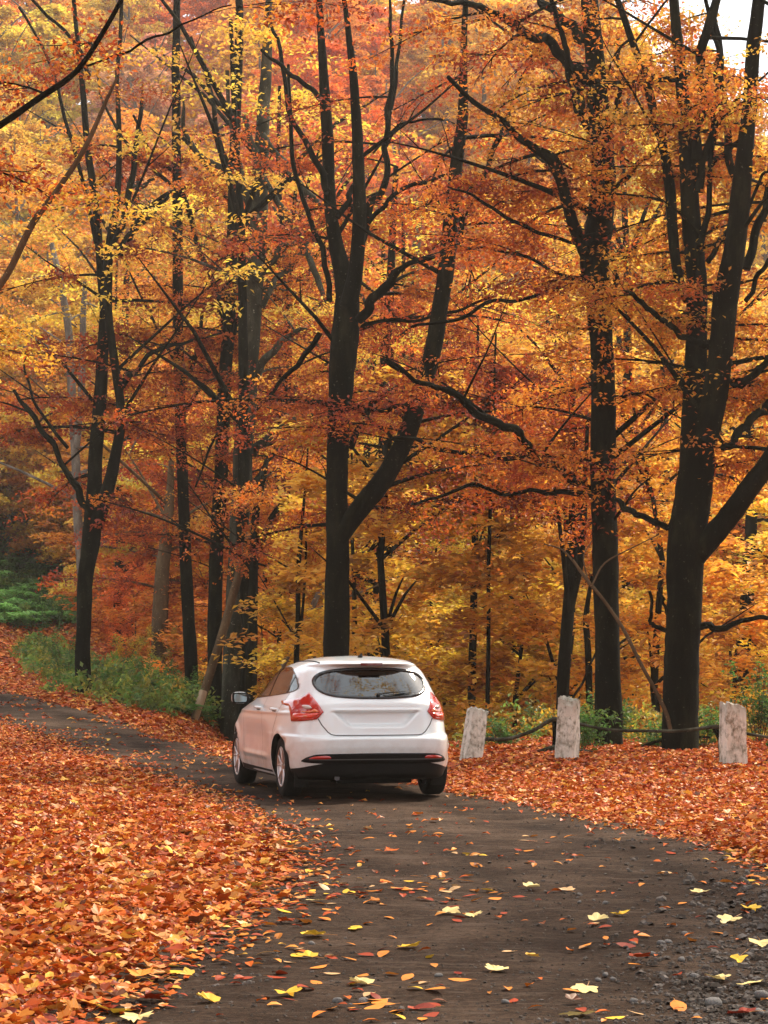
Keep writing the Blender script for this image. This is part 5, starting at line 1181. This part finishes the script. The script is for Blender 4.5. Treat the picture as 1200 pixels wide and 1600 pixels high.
# openings: wheel wells, cabin, window holes
def prism(P3, d):
    b = bmesh.new(); v0 = [b.verts.new(p) for p in P3]; v1 = [b.verts.new(Vector(p) + d) for p in P3]; n_ = len(P3)
    b.faces.new(v0); b.faces.new(v1[::-1])
    for i in range(n_): b.faces.new([v0[i], v1[i], v1[(i + 1) % n_], v0[(i + 1) % n_]])
    bmesh.ops.recalc_face_normals(b, faces=b.faces[:]); me = bpy.data.meshes.new('cutter'); b.to_mesh(me); b.free(); me.materials.append(M['under']); return link(bpy.data.objects.new('cutter', me))
cutters = []
for yc in (0.0, 2.65):
    for sx in (-1, 1):
        ring_ = [(sx * 1.1, yc + .352 * math.cos(t), .315 + .352 * math.sin(t)) for t in np.linspace(0, 2 * math.pi, 56, endpoint=False)]
        cutters.append(prism(ring_, Vector((-sx * .52, 0, 0))))
# cabin void from inset copies of the skin's upper rows
cav_rows = [i for i in range(nr) if (S[i, 3] > .93 and ti[i] <= 17)][::6]
xc, ycv, zc = car_pt(S[cav_rows], np.linspace(0, math.pi, 30))
cv = []; cl = []
for r in range(len(cav_rows)):
    xx = np.maximum(xc[r] - .055, 0); cy = ycv[r]; cen = (cy.min() + cy.max()) / 2; hl = (cy.max() - cy.min()) / 2; yy_ = cen + (cy - cen) * (hl - .06) / hl; zz = np.full_like(xx, 0) + np.minimum(zc[r], 1.395) - .01 - (.035 if r == len(cav_rows) - 1 else 0)
    ringp = [(xx[i], yy_[i], zz[i]) for i in range(30)] + [(-xx[i], yy_[i], zz[i]) for i in range(28, 0, -1)]
    cv.append(ringp)
base_ring = [(p[0] * .96, p[1], .62) for p in cv[0]]
rings = [base_ring] + cv; b = bmesh.new(); vr = [[b.verts.new(p) for p in rg] for rg in rings]; n_ = len(rings[0])
for r in range(len(rings) - 1):
    for i in range(n_): b.faces.new([vr[r][i], vr[r][(i + 1) % n_], vr[r + 1][(i + 1) % n_], vr[r + 1][i]])
b.faces.new(vr[0][::-1]); b.faces.new(vr[-1]); bmesh.ops.recalc_face_normals(b, faces=b.faces[:]); me = bpy.data.meshes.new('cutter'); b.to_mesh(me); b.free(); me.materials.append(M['under'])
cutters.append(link(bpy.data.objects.new('cutter', me)))
def win_cut(view, ol, d0, d1, ds):
    P = shrink(ol, ds); c = []
    for p in P:
        h, _n = view.hit(*p); c.append(h)
    cen = sum(c, Vector()) / len(c); pl = [Vector(h) for h in c]
    b = bmesh.new(); o_ = [b.verts.new(h - view.d * d0) for h in pl]; i_ = [b.verts.new(h + view.d * d1) for h in pl]; m = len(pl)
    for i in range(m): b.faces.new([o_[i], o_[(i + 1) % m], i_[(i + 1) % m], i_[i]])
    b.faces.new(o_[::-1]); b.faces.new(i_); bmesh.ops.triangulate(b, faces=[f for f in b.faces if len(f.verts) > 4]); bmesh.ops.recalc_face_normals(b, faces=b.faces[:])
    me = bpy.data.meshes.new('cutter'); b.to_mesh(me); b.free(); me.materials.append(M['under']); return link(bpy.data.objects.new('cutter', me))
cutters += [win_cut(rear, RWIN, .15, .16, .018), win_cut(frt, WS, .15, .22, .018), win_cut(lft, SWIN, .1, .14, .008), win_cut(rgt, SWIN, .1, .14, .008)]
for c_ in cutters:
    md = tmp.modifiers.new('cut', 'BOOLEAN'); md.operation = 'DIFFERENCE'; md.object = c_; md.solver = 'EXACT'; md.material_mode = 'TRANSFER'
# the cutters act in the car's own frame
tmp.parent = None; bpy.context.view_layer.update()
dg = bpy.context.evaluated_depsgraph_get(); me = bpy.data.meshes.new_from_object(tmp.evaluated_get(dg)); me.name = 'body'
print('body faces', len(me.polygons), 'mats', [m_.name for m_ in me.materials])
tmp.modifiers.clear()
if len(me.polygons) > 8000: tmp.data = me
tmp.parent = car
for c_ in cutters: bpy.data.objects.remove(c_, do_unlink=True)
body = tmp
for p in body.data.polygons:
    if body.data.materials[p.material_index] == M['under']: p.use_smooth = False
# black bumper insert with red reflectors, seen from behind
STRIP = smooth_loop([(-.745, .425), (-.69, .455), (-.60, .474), (-.30, .480), (0, .482), (.30, .480), (.60, .474), (.69, .455), (.745, .425), (.74, .385), (.4, .372), (0, .372), (-.4, .372), (-.74, .385)], 4)
bi = patch('bumper_insert', rear, STRIP, .004, M['black_plastic'], car, thick=.01)
ribbon('insert_edge', rear, [(-.70, .418), (-.3, .420), (.3, .420), (.70, .418)], .010, .009, M['gap_grey'], bi)
for sx in (-1, 1):
    RF = smooth_loop([(sx * .50, .428), (sx * .52, .456), (sx * .62, .456), (sx * .68, .442), (sx * .70, .424), (sx * .60, .422)], 4); patch('reflector', rear, RF, .010, M['red'], bi, thick=.01)
# tail lamps: outline seen from 12 degrees to the left of square for the left one, mirrored for the right one
def lamp(sign):
    vw = View('rear', math.radians(-12) * -sign * -1) if False else View('rear', math.radians(12) * sign)
    f = lambda pts: [(-sign * p[0] * -1, p[1]) for p in pts]
    # coordinates u (sideways, metres; positive outwards) and z, centred on the car's rear axis
    def m_(pts): return [(-p[0] if sign < 0 else p[0], p[1]) for p in pts]
    lampc = .0
    O = sharp_loop(m_([(.40, .905), (.46, .995), (.550, 1.105), (.60, 1.065), (.69, 1.030), (.845, 1.005), (.835, .972), (.760, .958), (.745, .88), (.735, .805), (.65, .806), (.47, .828)]), .025)
    hs = patch('tail_lamp', vw, O, .011, M['red'], car, thick=.02)
    patch('lower_lens', vw, smooth_loop(m_([(.45, .890), (.55, .885), (.705, .885), (.700, .830), (.62, .832), (.50, .848)]), 3), .015, M['red_bright'], hs, thick=.006)
    patch('reverse_lens', vw, smooth_loop(m_([(.515, .945), (.545, .965), (.60, .968), (.62, .958), (.59, .938), (.545, .930)]), 3), .016, M['clear'], hs, thick=.006)
    patch('indicator_lens', vw, smooth_loop(m_([(.445, .905), (.49, .935), (.54, .912), (.62, .912), (.60, .900), (.50, .898)]), 3), .016, M['amber'], hs, thick=.006)
    patch('bulb_spot', vw, smooth_loop(m_([(.56, .853), (.575, .868), (.60, .866), (.595, .850)]), 3), .019, M['amber'], hs, thick=.004)
    return hs
lamp(-1); lamp(1)
# tailgate shut lines, spoiler brake light
tg = [(-.610, .838), (-.575, .770), (-.52, .700), (-.485, .674), (-.44, .665), (0, .663), (.44, .665), (.485, .674), (.52, .700), (.575, .770), (.610, .838)]
ribbon('tailgate_gap', rear, tg, .011, .0015, M['gap_grey'], car)
for sx in (-1, 1): pass
b3 = MB().box(-.115, .115, -.487, -.462, 1.387, 1.412).build('high_brake_light', M['darkred'], car)
# roof ditch mouldings and aerial
def roofz(x_, y_):
    h = BV.ray_cast(Vector((x_, y_, 3)), Vector((0, 0, -1)), 5); return h[0].z if h[0] is not None else 1.4
for sx in (-1, 1):
    P = [(sx * (.50 + .04 * math.sin(t * 3.1)), -.22 + 1.35 * t, 0) for t in np.linspace(0, 1, 12)]; P = [(p[0], p[1], roofz(p[0], p[1]) + .002) for p in P]
    MB().tube(P, .007, 5).build('roof_moulding', M['black_plastic'], car, smooth=True)
zr_ = roofz(0, .02)
MB().tube([(0, -.04, zr_ - .005), (0, -.02, zr_ + .02), (0, .03, zr_ + .035)], [.030, .018, .008], 8).tube([(0, .0, zr_ + .02), (0, -.10, zr_ + .16)], [.005, .003], 5).build('aerial', M['black_plastic'], car, smooth=True) if False else \
MB().tube([(0, .06, zr_ - .004), (0, .02, zr_ + .018), (0, -.01, zr_ + .045)], [.030, .020, .006], 8).build('aerial', M['black_plastic'], car, smooth=True)
# wiper
h0, n0 = rear.hit(.03, 1.068); h1, n1_ = rear.hit(.33, 1.100); wl = MB()
if n0.y > 0: n0 = -n0
if n1_.y > 0: n1_ = -n1_
wl.tube([h0 + n0 * .012, h0 + n0 * .04], [.022, .016], 8).tube([h0 + n0 * .03, h0.lerp(h1, .5) + n0 * .038, h1 + n1_ * .02], [.009, .007, .004], 5); w_ = wl.build('wiper', M['black_plastic'], car, smooth=True)
wb = MB(); pts_ = []
for t in np.linspace(0, 1, 8):
    h, n_ = rear.hit(.08 + .30 * t, 1.066 + .028 * t); n_ = -n_ if n_.y > 0 else n_; pts_.append(tuple(h + n_ * .012))
wb.tube(pts_, .004, 4).build('wiper_blade', M['rubber'], w_, smooth=True)
# door shut lines and handles on both sides
for vw, sx in ((lft, -1), (rgt, 1)):
    ribbon('door_gap', vw, [(.93, 1.03), (.935, .80), (.92, .55), (.90, .30)], .007, .0015, M['gap_grey'], car)
    ribbon('door_gap', vw, [(2.02, 1.0), (2.06, .80), (2.04, .50), (1.98, .30)], .007, .0015, M['gap_grey'], car)
    ribbon('door_gap', vw, [(-.02, 1.09), (.10, .92), (.30, .70), (.36, .55), (.42, .42), (.46, .30)], .007, .0015, M['gap_grey'], car)
    ribbon('sill_moulding', vw, [(.42, .235), (1.3, .235), (2.24, .24)], .055, .003, M['black_plastic'], car)
    for yy0 in (.20, 1.08):
        h, _n = vw.hit(yy0 + .08, .915); X0 = h.x
        hb = MB(); hb.tube([(X0 - sx * .005, yy0, .915), (X0 + sx * .035, yy0 + .03, .92), (X0 + sx * .042, yy0 + .09, .921), (X0 + sx * .035, yy0 + .16, .92), (X0 - sx * .005, yy0 + .19, .915)], [.013, .015, .016, .015, .013], 8)
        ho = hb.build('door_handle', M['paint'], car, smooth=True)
        MB().tube([(X0 + sx * .001, yy0 + .02, .905), (X0 + sx * .003, yy0 + .16, .905)], [.018, .018], 8).build('handle_cup', M['gap_grey'], ho, smooth=True)
    if sx < 0:
        FC = smooth_loop([(-.17, .90), (-.17, 1.01), (-.06, 1.01), (-.06, .90)], 4)
# door mirrors
for sx in (-1, 1):
    mbx = bmesh.new(); bmesh.ops.create_icosphere(mbx, subdivisions=3, radius=1)
    for v in mbx.verts:
        c = v.co; f_ = lambda q: math.copysign(abs(q) ** .6, q)
        v.co = Vector((f_(c.x) * .095, (f_(c.y) * .065 if c.y > 0 else max(f_(c.y) * .065, -.035)), f_(c.z) * .066)); v.co.y -= 0
        v.co += Vector((sx * .965, 1.93, 1.01))
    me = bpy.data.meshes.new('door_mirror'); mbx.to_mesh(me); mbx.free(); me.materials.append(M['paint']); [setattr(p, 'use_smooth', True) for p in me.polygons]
    mo = link(bpy.data.objects.new('door_mirror', me), car)
    ol = smooth_loop([(-.090, -.050), (-.094, .042), (-.055, .060), (.055, .060), (.094, .042), (.090, -.050), (.045, -.062), (-.045, -.062)], 3)
    yb = 1.93 - .036
    def flat(name, k, yy__, mat, par):
        v_ = [(sx * .965 + p[0] * k, yy__, 1.01 + p[1] * k) for p in ol] + [(sx * .965, yy__, 1.01)]; n__ = len(ol)
        return mobj(name, v_, np.array([(i, (i + 1) % n__, n__) for i in range(n__)]), mat, par)
    flat('mirror_rim', 1.0, yb - .002, M['black_plastic'], mo); flat('mirror_glass', .76, yb - .006, M['mirror'], mo)
    MB().tube([(sx * .85, 1.95, .985), (sx * .93, 1.94, 1.0), (sx * .98, 1.94, 1.01)], [.035, .03, .03], 8).build('mirror_stalk', M['black_plastic'], mo, smooth=True)
# wheels
def wheel(x_, y_, sx, steer=0.0):
    R_, Wd = .315, .205
    prof = [(-.085, .205), (-.100, .225), (-.103, .27), (-.094, .300), (-.075, .313), (0, .316), (.075, .313), (.094, .300), (.103, .27), (.100, .225), (.085, .205)]
    n_ = 40; Vt = []
    for k in range(n_):
        a_ = 2 * math.pi * k / n_; Vt += [(p[0], p[1] * math.cos(a_), p[1] * math.sin(a_)) for p in prof]
    m_ = len(prof); Ft = [(k * m_ + i, k * m_ + i + 1, ((k + 1) % n_) * m_ + i + 1, ((k + 1) % n_) * m_ + i) for k in range(n_) for i in range(m_ - 1)]
    w = bpy.data.objects.new('wheel', np_mesh('wheel', Vt, np.array(Ft), M['rubber'], smooth=True)); link(w, car); w.location = (x_, y_, .315); w.rotation_euler = (0, 0, steer)
    rb = MB()   # rim: barrel, lip, spokes, hub; outer side towards sx
    pr = [(-.08, .207), (-.02, .185), (.06, .190), (.088, .205), (.095, .214), (.098, .206), (.088, .196)]
    Vt = []
    for k in range(n_):
        a_ = 2 * math.pi * k / n_; Vt += [(sx * p[0], p[1] * math.cos(a_), p[1] * math.sin(a_)) for p in pr]
    m2 = len(pr); rb.add(Vt, [(k * m2 + i, k * m2 + i + 1, ((k + 1) % n_) * m2 + i + 1, ((k + 1) % n_) * m2 + i) for k in range(n_) for i in range(m2 - 1)])
    rim = rb.build('rim', M['alloy'], w, smooth=True)
    for k in range(10):
        a_ = 2 * math.pi * (k // 2) / 5 + (.17 if k % 2 else -.17) + .3; a2 = 2 * math.pi * (k // 2) / 5 + .3 + (.26 if k % 2 else -.26); 
        p0 = np.array([sx * .072, .045 * math.cos(a_), .045 * math.sin(a_)]); p1 = np.array([sx * .080, .13 * math.cos(a_), .13 * math.sin(a_)]); p2 = np.array([sx * .086, .202 * math.cos(a2), .202 * math.sin(a2)])
        rib = MB().tube([p0, p1, p2], [.016, .013, .011], 6).build('spoke', M['alloy'], w, smooth=True)
    MB().tube([(sx * .04, 0, 0), (sx * .078, 0, 0), (sx * .082, 0, 0)], [.055, .05, .03], 16).build('hub_cap', M['alloy'], w, smooth=True)
    MB().tube([(sx * -.02, 0, 0), (sx * .0, 0, 0)], [.19, .19], 24).build('brake_disc', M['under'], w)
for sx in (-1, 1): wheel(sx * .775, 0, sx); wheel(sx * .775, 2.65, sx, .0)
# underbody, mud flaps, exhaust
MB().box(-.58, .58, -.50, 3.2, .20, .34).build('underbody', M['under'], car)
for sx in (-1, 1):
    b = MB(); b.box(sx * .66 if sx > 0 else -.81, sx * .81 if sx > 0 else -.66, -.415, -.395, .12, .42); b.build('mud_flap', M['rubber'], car)
    MB().tube([(sx * .2, 0, .26), (sx * .72, 0, .315)], .045, 8).build('axle_arm', M['under'], car)
MB().tube([(-.42, -.25, .235), (-.42, -.72, .225)], .028, 12).build('exhaust_pipe', M['gap_grey'], car, smooth=True)
MB().box(-.40, .40, -.60, -.30, .16, .24).build('silencer', M['under'], car)
# cabin: seats with head rests, dash, steering wheel
def cushion(name, x0, x1, y0, y1, z0, z1, tilt=0.0, par=None):
    b = bmesh.new(); bmesh.ops.create_cube(b, size=1); bmesh.ops.bevel(b, geom=b.edges[:], offset=.18, segments=3, affect='EDGES')
    for v in b.verts:
        v.co = Vector(((x0 + x1) / 2 + v.co.x * (x1 - x0), (y0 + y1) / 2 + v.co.y * (y1 - y0) - tilt * (v.co.z), (z0 + z1) / 2 + v.co.z * (z1 - z0)))
    me = bpy.data.meshes.new(name); b.to_mesh(me); b.free(); me.materials.append(M['seat']); [setattr(p, 'use_smooth', True) for p in me.polygons]; return link(bpy.data.objects.new(name, me), par or car)
cushion('rear_bench_back', -.62, .62, .18, .34, .60, 1.10, .15); [cushion('head_rest', sx * .38 - .13, sx * .38 + .13, .16, .25, 1.10, 1.25) for sx in (-1, 1)]
for sx in (-1, 1):
    cushion('front_seat', sx * .36 - .24, sx * .36 + .24, 1.12, 1.26, .60, 1.14, .12); cushion('head_rest', sx * .36 - .13, sx * .36 + .13, 1.06, 1.15, 1.15, 1.31)
cushion('parcel_shelf', -.58, .58, -.40, .15, 1.00, 1.05); cushion('dashboard', -.70, .70, 1.75, 2.05, .70, 1.00)
# number plate is blank in the photograph: a smooth white panel in the recess
